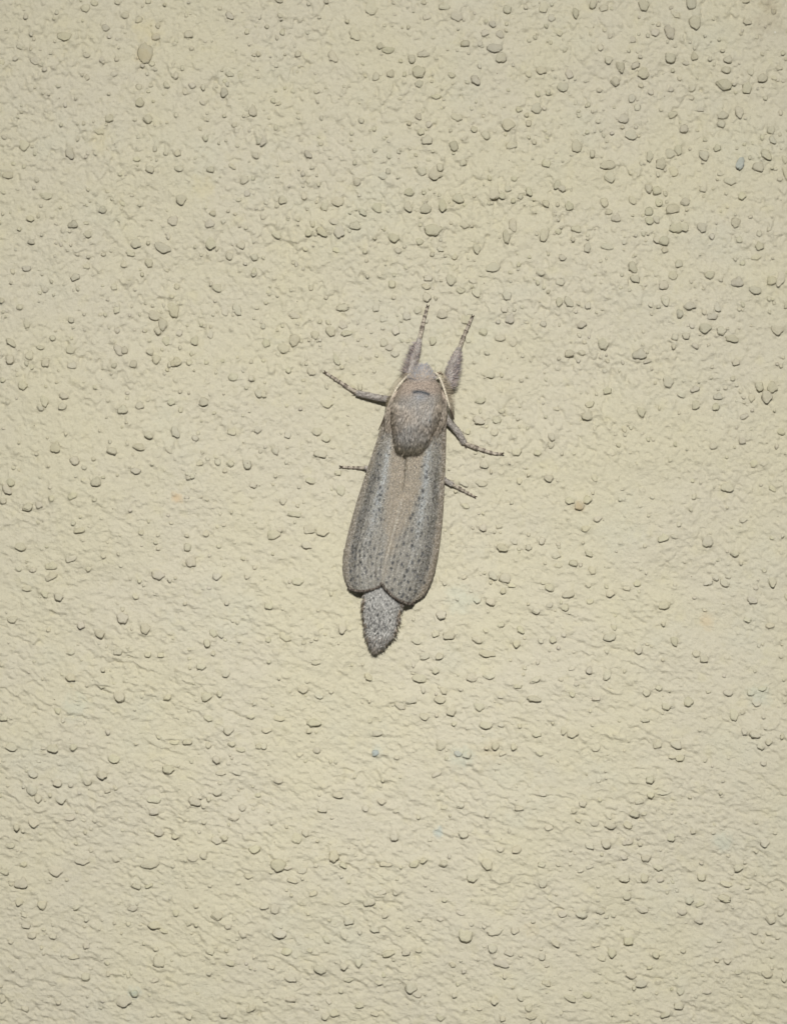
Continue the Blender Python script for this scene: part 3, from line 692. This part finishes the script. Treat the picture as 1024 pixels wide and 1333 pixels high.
# ---- forewings
def build_wing(side_name, inner, outer, bulge, lift, seed):
    NU, NV = 84, 290
    I, O = interp_curve(inner, NV), interp_curve(outer, NV)
    v = np.linspace(0, 1, NV)[:, None]; u = np.linspace(0, 1, NU)[None]
    P = I[:, None, :2] * (1 - u[..., None]) + O[:, None, :2] * u[..., None]
    bul = bulge * 4 * u * (1 - u) * sstep(0.86, 1.0, v)
    P = P + np.stack([-0.12 * bul, bul], -1)
    hm = np.interp(v, [0, .12, .3, .55, .8, 1], [55, 54, 48, 42, 36, 31.5]) + lift
    he = np.interp(v, [0, .12, .3, .6, 1], [30, 22, 15, 12, 11])
    prof = 1 - 0.55 * u ** 1.6 - 0.45 * u ** 5
    h = he + (hm - he) * prof
    h = h - 5.0 * np.exp(-(u / 0.055) ** 2) * (1 - sstep(0.35, 0.6, v))          # groove where the wings meet
    # veins: shallow lengthwise ridges, and a little ruffle at the hind margin
    vein = np.sin(u * 34 + 1.5 * v) * 0.35 * sstep(0.3, 0.8, v)
    h = h + vein + 0.5 * vnoise(P[..., 0], P[..., 1], seed, 9) + 0.5 * np.sin(u * 21 + seed) * sstep(0.93, 1, v)
    # costa rolled under slightly
    h = h - 2.5 * sstep(0.93, 1.0, u)
    x, y = P[..., 0], P[..., 1]
    uu, vv = np.broadcast_to(u, x.shape), np.broadcast_to(v, x.shape)
    # --- colours
    n_s = vnoise(uu * 60, vv * 16, seed + 1, 1.0); n_f = vnoise(x, y, seed + 2, 1.7); n_m = vnoise(x, y, seed + 3, 9)
    n_l = vnoise(uu * 26, vv * 5, seed + 4, 1.0)
    c = np.tile(lin(140, 135, 123), (*x.shape, 1))
    tanw = np.interp(y, [560, 600, 640, 680, 705, 735], [0.52, 0.43, 0.36, 0.22, 0.10, 0.0])
    tan_f = 1 - sstep(-0.10, 0.13, uu - tanw + 0.07 * n_m + 0.03 * n_f)
    sc_ = 0.53 - 0.02 * vv
    streak = np.exp(-((uu - sc_ - 0.03 * n_m) / 0.10) ** 2) * sstep(0.16, 0.3, vv) * (1 - 0.75 * sstep(0.55, 0.85, vv))
    dark = np.exp(-((uu - 0.78 - 0.02 * n_m) / 0.10) ** 2) * (0.75 + 0.4 * n_s) * sstep(0.2, 0.45, vv) * (1 - 0.4 * sstep(.75, 1, vv))
    c = blend(c, lin(108, 103, 92), np.clip(0.5 * n_s + 0.5 * n_f, 0, 1) * 0.8)
    c = blend(c, lin(157, 155, 147), np.clip(0.5 * n_l + 0.5 * n_f, 0, 1) * 0.7)
    c = blend(c, lin(84, 81, 74), np.clip(dark * 1.1, 0, 1) * 0.9)
    c = blend(c, lin(164, 167, 165), np.clip(streak * (0.8 + 0.6 * n_f), 0, 1) * 0.8)
    c = blend(c, TAN, tan_f * 0.7)
    c = blend(c, TAN2, tan_f * np.clip(n_m + 0.3 * n_f, 0, 1) * 0.6)
    c = blend(c, lin(148, 136, 119), sstep(0.80, 0.94, uu + 0.03 * n_m) * (0.8 if lift > 1 else 0.5))
    c = blend(c, lin(124, 112, 96), (1 - sstep(0.1, 0.3, vv)) * sstep(0.3, 0.6, uu) * 0.6)
    c = blend(c, lin(84, 80, 66), np.exp(-(uu / 0.022) ** 2) * (1 - sstep(0.42, 0.55, vv)) * 0.8)
    c = blend(c, lin(184, 176, 160), np.exp(-((uu - 0.03) / 0.022) ** 2) * sstep(0.5, 0.6, vv) * (1 - sstep(0.85, 0.95, vv)) * (0.5 + 0.5 * n_f))
    # veins: fine lengthwise pale lines with darker cells between
    fr_ = (uu * 10.5 + 0.25) % 1.0
    vl = np.exp(-((fr_ - 0.5) / 0.13) ** 2) * sstep(0.45, 0.7, vv) * (1 - sstep(0.85, .93, uu))
    c = blend(c, lin(166, 162, 152), vl * (0.35 + 0.3 * n_f))
    c = blend(c, lin(104, 100, 92), np.exp(-((np.abs(fr_ - 0.5) - 0.5) / 0.14) ** 2) * sstep(0.5, 0.75, vv) * (0.25 + 0.35 * n_s) * (1 - sstep(0.85, .93, uu)))
    # rows of dots
    dots = []
    if side_name == 'right':
        dots += [(555, 614, 1.7), (554, 621, 2.2), (550, 639, 2.0), (545, 648, 1.8), (537, 669, 2.0), (534, 674, 2.0), (536, 690, 1.7), (552, 605, 1.3), (541, 657, 1.2)]
        dots += [(430 + q_[0] / 6.02, 700 + q_[1] / 6.02, 1.7) for q_ in [(600, 135), (490, 195), (560, 205), (690, 180), (640, 190), (600, 255), (580, 300), (505, 320), (550, 350), (440, 345), (680, 295), (610, 340), (540, 430), (485, 405), (625, 400), (665, 415), (570, 440), (600, 465), (735, 350), (760, 240), (575, 40), (705, 330), (650, 260), (720, 120), (640, 60)]]
    else:
        dots += [(493, 622, 1.8), (495, 634, 1.7), (494, 644, 1.5), (494, 650, 1.6), (494, 663, 1.8), (496, 676, 1.5), (494, 605, 1.3), (486, 640, 1.2)]
        dots += [(430 + q_[0] / 6.02, 700 + q_[1] / 6.02, 1.6) for q_ in [(195, 155), (268, 140), (315, 140), (230, 100), (310, 35), (385, 125), (270, 235), (195, 220), (280, 260), (375, 320), (160, 330), (160, 260), (240, 190), (330, 200), (215, 300), (320, 300), (180, 110), (250, 60), (345, 80)]]
    rd = np.random.default_rng(seed + 50)
    for _ in range(170):
        iv = int(np.clip(rd.beta(2.6, 1.3), 0.22, 0.985) * (NV - 1)); iu = int(np.clip(rd.choice([0.17, .28, .4, .5, .59, .67, .74, .80, .85]) + rd.normal(0, .012), .06, .9) * (NU - 1))
        if tan_f[iv, iu] > 0.5 and rd.random() < .8:
            continue
        dots.append((x[iv, iu], y[iv, iu], rd.uniform(0.55, 1.15)))
    lx, ly = (O[-30] - O[60])[:2]; ll = math.hypot(lx, ly); lx, ly = lx / ll, ly / ll
    for (dx, dy, dr) in dots:
        da = (x - dx) * lx + (y - dy) * ly; dc = -(x - dx) * ly + (y - dy) * lx
        c = blend(c, BLACK, (0.85 + 0.14 * ((dx * 7.3 + dy * 3.1) % 1.0)) * np.exp(-((da / (dr * 1.4)) ** 2 + (dc / (dr * 1.0)) ** 2) ** 1.5))
    c = c * 0.86
    c = blend(c, lin(104, 98, 90), sstep(0.985, 1, vv) * 0.4)
    # two-sided sheet with thickness
    top = np.stack([x, y, h], -1).reshape(-1, 3)
    bot = top - np.array([0, 0, 1.6])
    N = NV * NU
    k = (np.arange(NV - 1)[:, None] * NU + np.arange(NU - 1)[None]).ravel()
    ft = np.stack([k, k + 1, k + NU + 1, k + NU], 1)
    if side_name == 'right':
        ft = ft[:, ::-1]
    fb = ft[:, ::-1] + N
    rim = np.concatenate([np.arange(NU), np.arange(1, NV) * NU + NU - 1, (NV - 1) * NU + np.arange(NU - 2, -1, -1), np.arange(NV - 2, -1, -1) * NU])
    rim = rim[:-1]
    rn = np.roll(rim, -1)
    fr = np.stack([rim, rn, rn + N, rim + N], 1)
    cb_ = np.tile(lin(84, 78, 70), (N, 1))
    wing = mesh_np('forewing', W(np.concatenate([top, bot])), [ft, fb, fr], M_wing, moth, np.concatenate([c.reshape(-1, 3), cb_]), origin=MO)
    # loose scales lying along the wing
    n_ = 7500
    iv = rd.integers(30, NV - 2, n_); iu = rd.integers(1, NU - 2, n_)
    p_ = np.stack([x[iv, iu], y[iv, iu], h[iv, iu] + 0.12], 1) + np.concatenate([rd.uniform(-.4, .4, (n_, 2)), np.zeros((n_, 1))], 1)
    t_ = norm(np.stack([x[iv + 1, iu] - x[iv, iu], y[iv + 1, iu] - y[iv, iu], h[iv + 1, iu] - h[iv, iu] + 0.10], 1) + rd.normal(0, 0.12, (n_, 3)) * np.array([1, 1, .3]))
    cc = np.clip(c[iv, iu] * (1 + rd.normal(0.0, 0.28, (n_, 1))), 0.01, 1)
    s_ = norm(np.cross(t_, np.array([0, 0, 1.0])))
    Ls, Ws = rd.uniform(1.3, 2.8, n_)[:, None], rd.uniform(0.45, 0.85, n_)[:, None]
    upv = np.array([0, 0, 0.3])
    V = np.stack([p_ - s_ * Ws * .5, p_ + s_ * Ws * .5, p_ + t_ * Ls * .7 + s_ * Ws * .45 + upv, p_ + t_ * Ls + upv, p_ + t_ * Ls * .7 - s_ * Ws * .45 + upv], 1)
    F5 = np.arange(n_)[:, None] * 5 + np.arange(5)[None]
    sc_o = mesh_np('scales', W(V.reshape(-1, 3)), F5[:, ::-1], M_flake, wing, np.repeat(cc, 5, 0), smooth=False, origin=MO)
    sc_o['kind'] = 'stuff'
    # fringe along the hind margin and the lower costa
    n_ = 620
    iu = rd.integers(0, NU, n_); p_ = np.stack([x[-1, iu], y[-1, iu], h[-1, iu] - rd.uniform(0.1, 1.6, n_)], 1)
    n2 = 160
    iv = rd.integers(int(NV * .80), NV, n2)
    p_ = np.concatenate([p_, np.stack([x[iv, -1], y[iv, -1], h[iv, -1] - rd.uniform(0.2, 1.4, n2)], 1)])
    outd = norm(p_ - np.array([x[int(NV * .6), NU // 2], y[int(NV * .6), NU // 2], 24]))
    outd = norm(outd * np.array([1, 1, .3]) + rd.normal(0, .16, outd.shape))
    m_ = len(p_)
    Lf = np.where(np.arange(m_) < n_, rd.uniform(1.0, 5.0, m_), rd.uniform(0.8, 2.4, m_))
    cf = np.clip(np.where(rd.random((m_, 1)) < .45, lin(58, 49, 42), lin(98, 92, 84)) * (1 + rd.normal(0, .2, (m_, 1))), 0.01, 1)
    strands('fringe', p_, outd, Lf, rd.uniform(0.6, 1.1, m_), cf, wing, M_hair, seed=seed)
    return wing

lw = build_wing('left',
    inner=[(534, 522), (531, 560), (528, 592), (527, 625), (521, 660), (512, 700), (505, 730), (504, 755)],
    outer=[(510, 515), (503.5, 532), (497, 553), (488, 580), (478, 610), (464.5, 652), (455, 686), (449, 712), (446.8, 738), (448.5, 752), (453.5, 764)],
    bulge=7.5, lift=0.0, seed=200)
rw = build_wing('right',
    inner=[(550, 522), (536, 560), (527.5, 592), (526, 625), (519, 660), (508, 700), (500, 730), (496.5, 757)],
    outer=[(579, 520), (582, 540), (580.5, 560), (580, 590), (578.5, 630), (576, 675), (572, 710), (568, 733), (561, 757), (551.5, 775), (539, 784)],
    bulge=7.5, lift=3.4, seed=300)
lw['label'] = 'grey speckled forewing partly under the other wing'
rw['label'] = 'grey speckled forewing with a tan front edge, lying on top'

# tegulae: the furry flaps over the wing bases
def tegula(pts, seed, flip):
    cpts = interp_curve(pts, 60)
    n_ = 4200
    rd = np.random.default_rng(seed)
    k = (rd.beta(1.0, 1.35, n_) * 59).astype(int)
    p_ = cpts[k].copy()
    w_ = 9.5 * np.sin(np.clip(k / 59 * .85 + .12, 0, 1) * math.pi) + 1.5
    off = rd.uniform(-1, 1, n_)
    p_[:, 0] += off * w_
    p_[:, 2] += 1.0 * (1 - off ** 2) - flip * off * 6.0 - 3.2
    dd = norm(np.gradient(cpts, axis=0))[k]
    d_ = norm(dd + np.array([0, 0, 0.03]) + rd.normal(0, .07, (n_, 3)))
    cc = np.clip(blend(body_color(p_[:, 0], np.minimum(p_[:, 1], 560), 7), lin(128, 119, 107), 0.35 * np.ones(n_)) * (1 + rd.normal(0, .12, (n_, 1))), .01, 1)
    strands('fur', p_, d_, rd.uniform(6, 13, n_), rd.uniform(.5, .95, n_), cc, body, M_hair, seed=seed)
tegula([(525, 506, 52), (518, 520, 52), (513, 538, 50), (511, 556, 47), (512, 576, 45)], 61, -1)
tegula([(568, 506, 52), (571, 520, 53), (569.5, 538, 51), (566, 556, 48.5), (560, 576, 46.5)], 62, 1)

# ---- tubes for legs and antenna shafts
def tube(pts, nring=60, ns=12, colour=None, rough=0.0, seed=0):
    """pts rows: x, y, h, radius"""
    c = interp_curve(pts, nring)
    t = norm(np.gradient(c[:, :3], axis=0))
    s1 = norm(np.cross(t, np.array([0, 0, 1.0])))
    s2 = np.cross(t, s1)
    a_ = np.linspace(0, 2 * math.pi, ns, endpoint=False)
    rr = np.maximum(c[:, 3], 0.25)[:, None]
    if rough:
        rr = rr * (1 + rough * np.random.default_rng(seed).normal(0, 1, (nring, ns)))
    V = c[:, None, :3] + rr[..., None] * (np.cos(a_)[None, :, None] * s1[:, None] + np.sin(a_)[None, :, None] * s2[:, None])
    i_ = np.arange(nring - 1)[:, None] * ns + np.arange(ns)[None]
    j_ = np.arange(nring - 1)[:, None] * ns + (np.arange(ns)[None] + 1) % ns
    F = np.stack([i_, j_, j_ + ns, i_ + ns], -1).reshape(-1, 4)
    V2 = np.concatenate([V.reshape(-1, 3), c[:1, :3], c[-1:, :3]])
    n0 = nring * ns
    T = np.concatenate([np.array([[n0, (k + 1) % ns, k] for k in range(ns)]), np.array([[n0 + 1, (nring - 1) * ns + k, (nring - 1) * ns + (k + 1) % ns] for k in range(ns)])])
    return V2, F, T, c

def build_leg(name, label, prox, joint, segs, tip_r, fur=None, seed=0):
    """prox: rows x,y,h,r of femur/tibia down to the joint; segs: tarsus polyline from joint to tip (x,y,h,r)"""
    rd = np.random.default_rng(seed)
    Vs, Fs, Ts, Cs, n0 = [], [], [], [], 0
    def put(V, F, T, C):
        nonlocal n0
        Vs.append(V); Fs.append(F + n0); Ts.append(T + n0); Cs.append(C); n0 += len(V)
    V, F, T, c_ = tube(prox, 70, 14, rough=0.05, seed=seed)
    g1 = lin(154, 148, 140)
    C = np.clip(g1 * (1 + 0.22 * vnoise(V[:, 0], V[:, 1], seed, 2.2)[:, None] + rd.normal(0, .08, (len(V), 1))), .01, 1)
    C = blend(C, lin(94, 84, 76), (vnoise(V[:, 0], V[:, 1], seed + 5, 3.0) > .5) * .6)
    put(V, F, T, C)
    # tarsus: five tapering segments, pale with dark ends
    tc = interp_curve(segs, 121)
    cuts = np.array([0, .40, .58, .74, .88, 1.0]) + np.concatenate([[0], rd.normal(0, .02, 4), [0]])
    s = np.linspace(0, 1, 121)
    seg = np.clip(np.searchsorted(cuts, s, side='right') - 1, 0, 4)
    ls = (s - cuts[seg]) / (cuts[seg + 1] - cuts[seg])
    tc[:, 3] *= 0.78 + 0.34 * ls ** 1.5
    d_ = np.concatenate([[0], np.cumsum(np.linalg.norm(np.diff(tc[:, :3], axis=0), axis=1))])
    V, F, T, c2 = tube(tc, 121, 12, rough=0.04, seed=seed + 1)
    ring = np.concatenate([np.repeat(np.arange(121), 12), [0, 120]])
    C = np.tile(lin(172, 162, 146), (len(V), 1))
    C = blend(C, lin(84, 74, 66), sstep(.60, .82, ls[ring] + .15 * vnoise(V[:, 0], V[:, 1], seed + 3, 1.5)) * .75)
    C = blend(C, lin(110, 98, 86), (vnoise(V[:, 0], V[:, 1], seed + 7, 1.8) > .35) * .6)
    put(V, F, T, C)
    # claws
    e, t = tc[-1], norm(tc[-1, :3] - tc[-8, :3])
    sd = norm(np.cross(t, np.array([0, 0, 1.0])))
    for q_ in (-1, 1):
        V, F, T, _ = tube([(*e[:3], .8), (*(e[:3] + t * 2.2 + sd * q_ * 1.3), .6), (*(e[:3] + t * 3.6 + sd * q_ * 1.6 + np.array([0, 0, -1.6])), .3)], 8, 6)
        put(V, F, T, np.tile(lin(70, 58, 48), (len(V), 1)))
    # spurs at the joint
    if joint is not None:
        for q_ in (-1, 1):
            b_ = np.array(joint); dr = np.array([segs[1][0] - segs[0][0], segs[1][1] - segs[0][1], 0]); dr = norm(dr.astype(float)); sd = np.array([-dr[1], dr[0], 0])
            V, F, T, _ = tube([(*b_, .9), (*(b_ + dr * 2.5 + sd * q_ * 2.6), .7), (*(b_ + dr * 5 + sd * q_ * 3.8), .3)], 8, 6)
            put(V, F, T, np.tile(lin(104, 92, 82), (len(V), 1)))
    leg = mesh_np(name, W(np.concatenate(Vs)), [np.concatenate(Fs), np.concatenate(Ts)], M_skin, moth, np.concatenate(Cs), origin=MO)
    leg['label'] = label
    # short lying hairs on tibia and tarsus
    n_ = 700
    k = rd.integers(2, 68, n_); an = rd.uniform(0, 2 * math.pi, n_)
    cc = c_[k]; t = norm(np.gradient(c_[:, :3], axis=0))[k]
    s1 = norm(np.cross(t, np.array([0, 0, 1.0]))); s2 = np.cross(t, s1)
    nrm = s1 * np.cos(an)[:, None] + s2 * np.sin(an)[:, None]
    p_ = cc[:, :3] + nrm * cc[:, 3:4] * .9
    d2 = norm(t + nrm * .25 + rd.normal(0, .15, (n_, 3)))
    C = np.clip(lin(128, 122, 115) * (1 + rd.normal(0, .3, (n_, 1))), .02, 1)
    P_, D_, L_, C_ = [p_], [d2], [rd.uniform(2, 4.2, n_)], [C]
    if fur is not None:
        (fx, fy), n_, k0, k1, ln = fur
        k = rd.integers(k0, k1, n_); an = rd.uniform(0, 2 * math.pi, n_)
        cc = c_[k]; t = norm(np.gradient(c_[:, :3], axis=0))[k]
        s1 = norm(np.cross(t, np.array([0, 0, 1.0]))); s2 = np.cross(t, s1)
        nrm = s1 * np.cos(an)[:, None] + s2 * np.sin(an)[:, None]
        outv = np.array([fx, fy, 0.0])
        lat = np.clip(nrm @ outv, -0.3, 1)[:, None]
        p_ = cc[:, :3] + nrm * cc[:, 3:4] * .85
        d2 = norm(t * .50 + nrm * .38 + outv * (.15 + .95 * lat) + rd.normal(0, .40, (n_, 3)))
        C = np.clip(np.where(rd.random((n_, 1)) < .5, lin(138, 127, 120), lin(122, 117, 116)) * (1 + rd.normal(0, .2, (n_, 1))), .02, 1)
        C = np.where(rd.random((n_, 1)) < .12, lin(78, 70, 70), C)
        P_.append(p_); D_.append(d2); L_.append((3.0 + (ln - 3) * rd.beta(1.3, 1.6, n_)) * (.45 + .6 * np.clip(lat[:, 0], 0, 1)) * (1 - .5 * ((k - k0) / (k1 - k0)) ** 3)); C_.append(C)
    P_, D_, L_, C_ = map(np.concatenate, (P_, D_, L_, C_))
    strands('fur', P_, D_, L_, rd.uniform(.45, .9, len(P_)), C_, leg, M_hair, seed=seed + 9)
    return leg

def on(x, y, r_):            # resting height: on the plaster
    zs = [wall_h(x + a_, y + b_) for a_ in (-3, 0, 3) for b_ in (-3, 0, 3)]
    return max(zs) + r_ * 0.9
def lp(x, y, r_, lift=0.0):
    return (x, y, on(x, y, r_) + lift, r_)

build_leg('foreleg', 'furry foreleg stretched up, nearer the top of the photo',
    [(536, 497, 24, 5.0), (533, 486, 21, 5.2), (537.5, 470, 17, 5.0), (542.5, 454, 13, 4.2), (546, 441, 10, 2.8)], None,
    [(545.5, 443, 10, 3.3), lp(549, 428, 2.9, 1), lp(552.5, 413, 2.5), lp(556, 400, 1.9)], 1.5, fur=((-1, -.25), 1500, 4, 62, 15), seed=401)
build_leg('foreleg', 'furry foreleg stretched up and outwards, fur on its outer side',
    [(580, 508, 24, 5.5), (583.5, 497, 21, 5.8), (587, 482, 17, 5.6), (592, 467, 13, 4.6), (597.5, 453, 10, 2.8)], None,
    [(597.5, 454, 10, 3.3), lp(602, 441, 2.9, 1), lp(608, 427, 2.5), lp(614, 413, 1.9)], 1.5, fur=((1, -.15), 1700, 4, 62, 16), seed=402)
build_leg('midleg', 'slender midleg bent up towards its tip',
    [(516, 522, 22, 4), (506, 520, 17, 4), (490, 517.5, 12, 4.1), (476, 514.5, 9, 3.9), (464, 511.5, 7, 3.3)], (464, 511.5, 6),
    [(465, 511.5, 7, 3.2), lp(453, 504.5, 3.0), lp(440, 496, 2.6), lp(424, 485.5, 1.9)], 1.5, seed=403)
build_leg('midleg', 'slender midleg bent down and outwards from the shoulder',
    [(574, 534, 22, 4), (582, 546, 17, 4.4), (590, 556, 12, 4.3), (598, 566, 9, 4.1), (604, 577, 7, 3.4)], (604, 578, 6),
    [(603.5, 576.5, 7, 3.3), lp(615, 581.5, 3.1), lp(631, 587, 2.6), lp(644, 590.5, 2.2), lp(652, 591, 1.8)], 1.5, seed=404)
build_leg('hindleg', 'short visible end of a hindleg pointing straight sideways',
    [(498, 611, 14, 2.6), (490, 610, 11, 2.6), (482, 609.5, 8, 2.5), (476, 609.3, 7, 2.4)], None,
    [(477, 609.3, 7, 2.5), lp(467, 609.2, 2.3), lp(456, 608.6, 2.0), lp(445, 608, 1.6)], 1.2, seed=405)
build_leg('hindleg', 'short visible end of a hindleg slanting down',
    [(568, 616, 14, 2.8), (575, 622, 11, 2.8), (582, 627, 8, 2.9), (588, 630.5, 7, 2.7)], None,
    [(587, 630, 7, 2.8), lp(597, 635.5, 2.5), lp(608, 641.5, 2.1), lp(617, 646.5, 1.6)], 1.2, seed=406)

# ---- antennae: pale shaft with a comb of fine teeth
def build_antenna(label, pts, comb_side, k0, k1, seed, teeth_len):
    V, F, T, c = tube(pts, 110, 8)
    C = np.tile(lin(196, 186, 166), (len(V), 1))
    ring = np.concatenate([np.repeat(np.arange(110), 8), [0, 109]])
    C = blend(C, lin(84, 72, 62), sstep(.72, .82, ring / 109.0))
    C = C * (1 + 0.1 * np.sin(ring * 1.4))[:, None]
    ant = mesh_np('antenna', W(V), [F, T], M_skin, moth, C, origin=MO)
    ant['label'] = label
    Vs, Fs, Ts, n0 = [], [], [], 0
    Cs = []
    tt = norm(np.gradient(c[:, :3], axis=0))
    for k in np.linspace(k0, k1, 34).astype(int):
        e = c[k, :3]; t = tt[k]
        s_ = norm(np.cross(t, np.array([0, 0, 1.0]))) * comb_side
        l_ = teeth_len * math.sin(math.pi * (0.18 + 0.8 * (k - k0) / (k1 - k0))) ** .6
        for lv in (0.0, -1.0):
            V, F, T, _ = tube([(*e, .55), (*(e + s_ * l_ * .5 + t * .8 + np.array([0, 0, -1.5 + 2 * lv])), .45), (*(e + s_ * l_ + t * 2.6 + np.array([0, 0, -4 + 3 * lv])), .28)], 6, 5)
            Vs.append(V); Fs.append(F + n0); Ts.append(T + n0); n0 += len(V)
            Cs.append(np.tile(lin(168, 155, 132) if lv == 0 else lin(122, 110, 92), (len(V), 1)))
    cb2 = mesh_np('comb', W(np.concatenate(Vs)), [np.concatenate(Fs), np.concatenate(Ts)], M_skin, ant, np.concatenate(Cs), origin=MO)
    return ant
build_antenna('pale combed antenna swept back along the shoulder by the bent midleg',
    [(538, 485, 38, 1.4), (529, 491.5, 41, 1.6), (520, 501, 43, 1.6), (513, 512, 41, 1.5), (507, 525, 36, 1.3), (502, 539, 29, 1.1), (498, 549, 24, .9), (493, 560, 19, .6)], -1, 8, 74, 71, 7.5)
build_antenna('pale combed antenna swept back beside the furry foreleg',
    [(566, 486, 38, 1.4), (570.5, 491, 42, 1.6), (575.5, 502, 44, 1.6), (579.5, 514, 44, 1.6), (583, 526, 42, 1.5), (586.5, 537, 37, 1.3), (590, 546, 30, .9)], 1, 4, 96, 72, 11)
# palp at the side of the head
for nm, pp in (('palp', [(566, 489, 28, 2), (571, 486.5, 26, 1.8), (575, 488, 24, 1.3), (576, 492, 22, .6)]),):
    V, F, T, _ = tube(pp, 20, 8)
    mesh_np(nm, W(V), [F, T], M_skin, moth, np.tile(lin(120, 106, 90), (len(V), 1)), origin=MO)
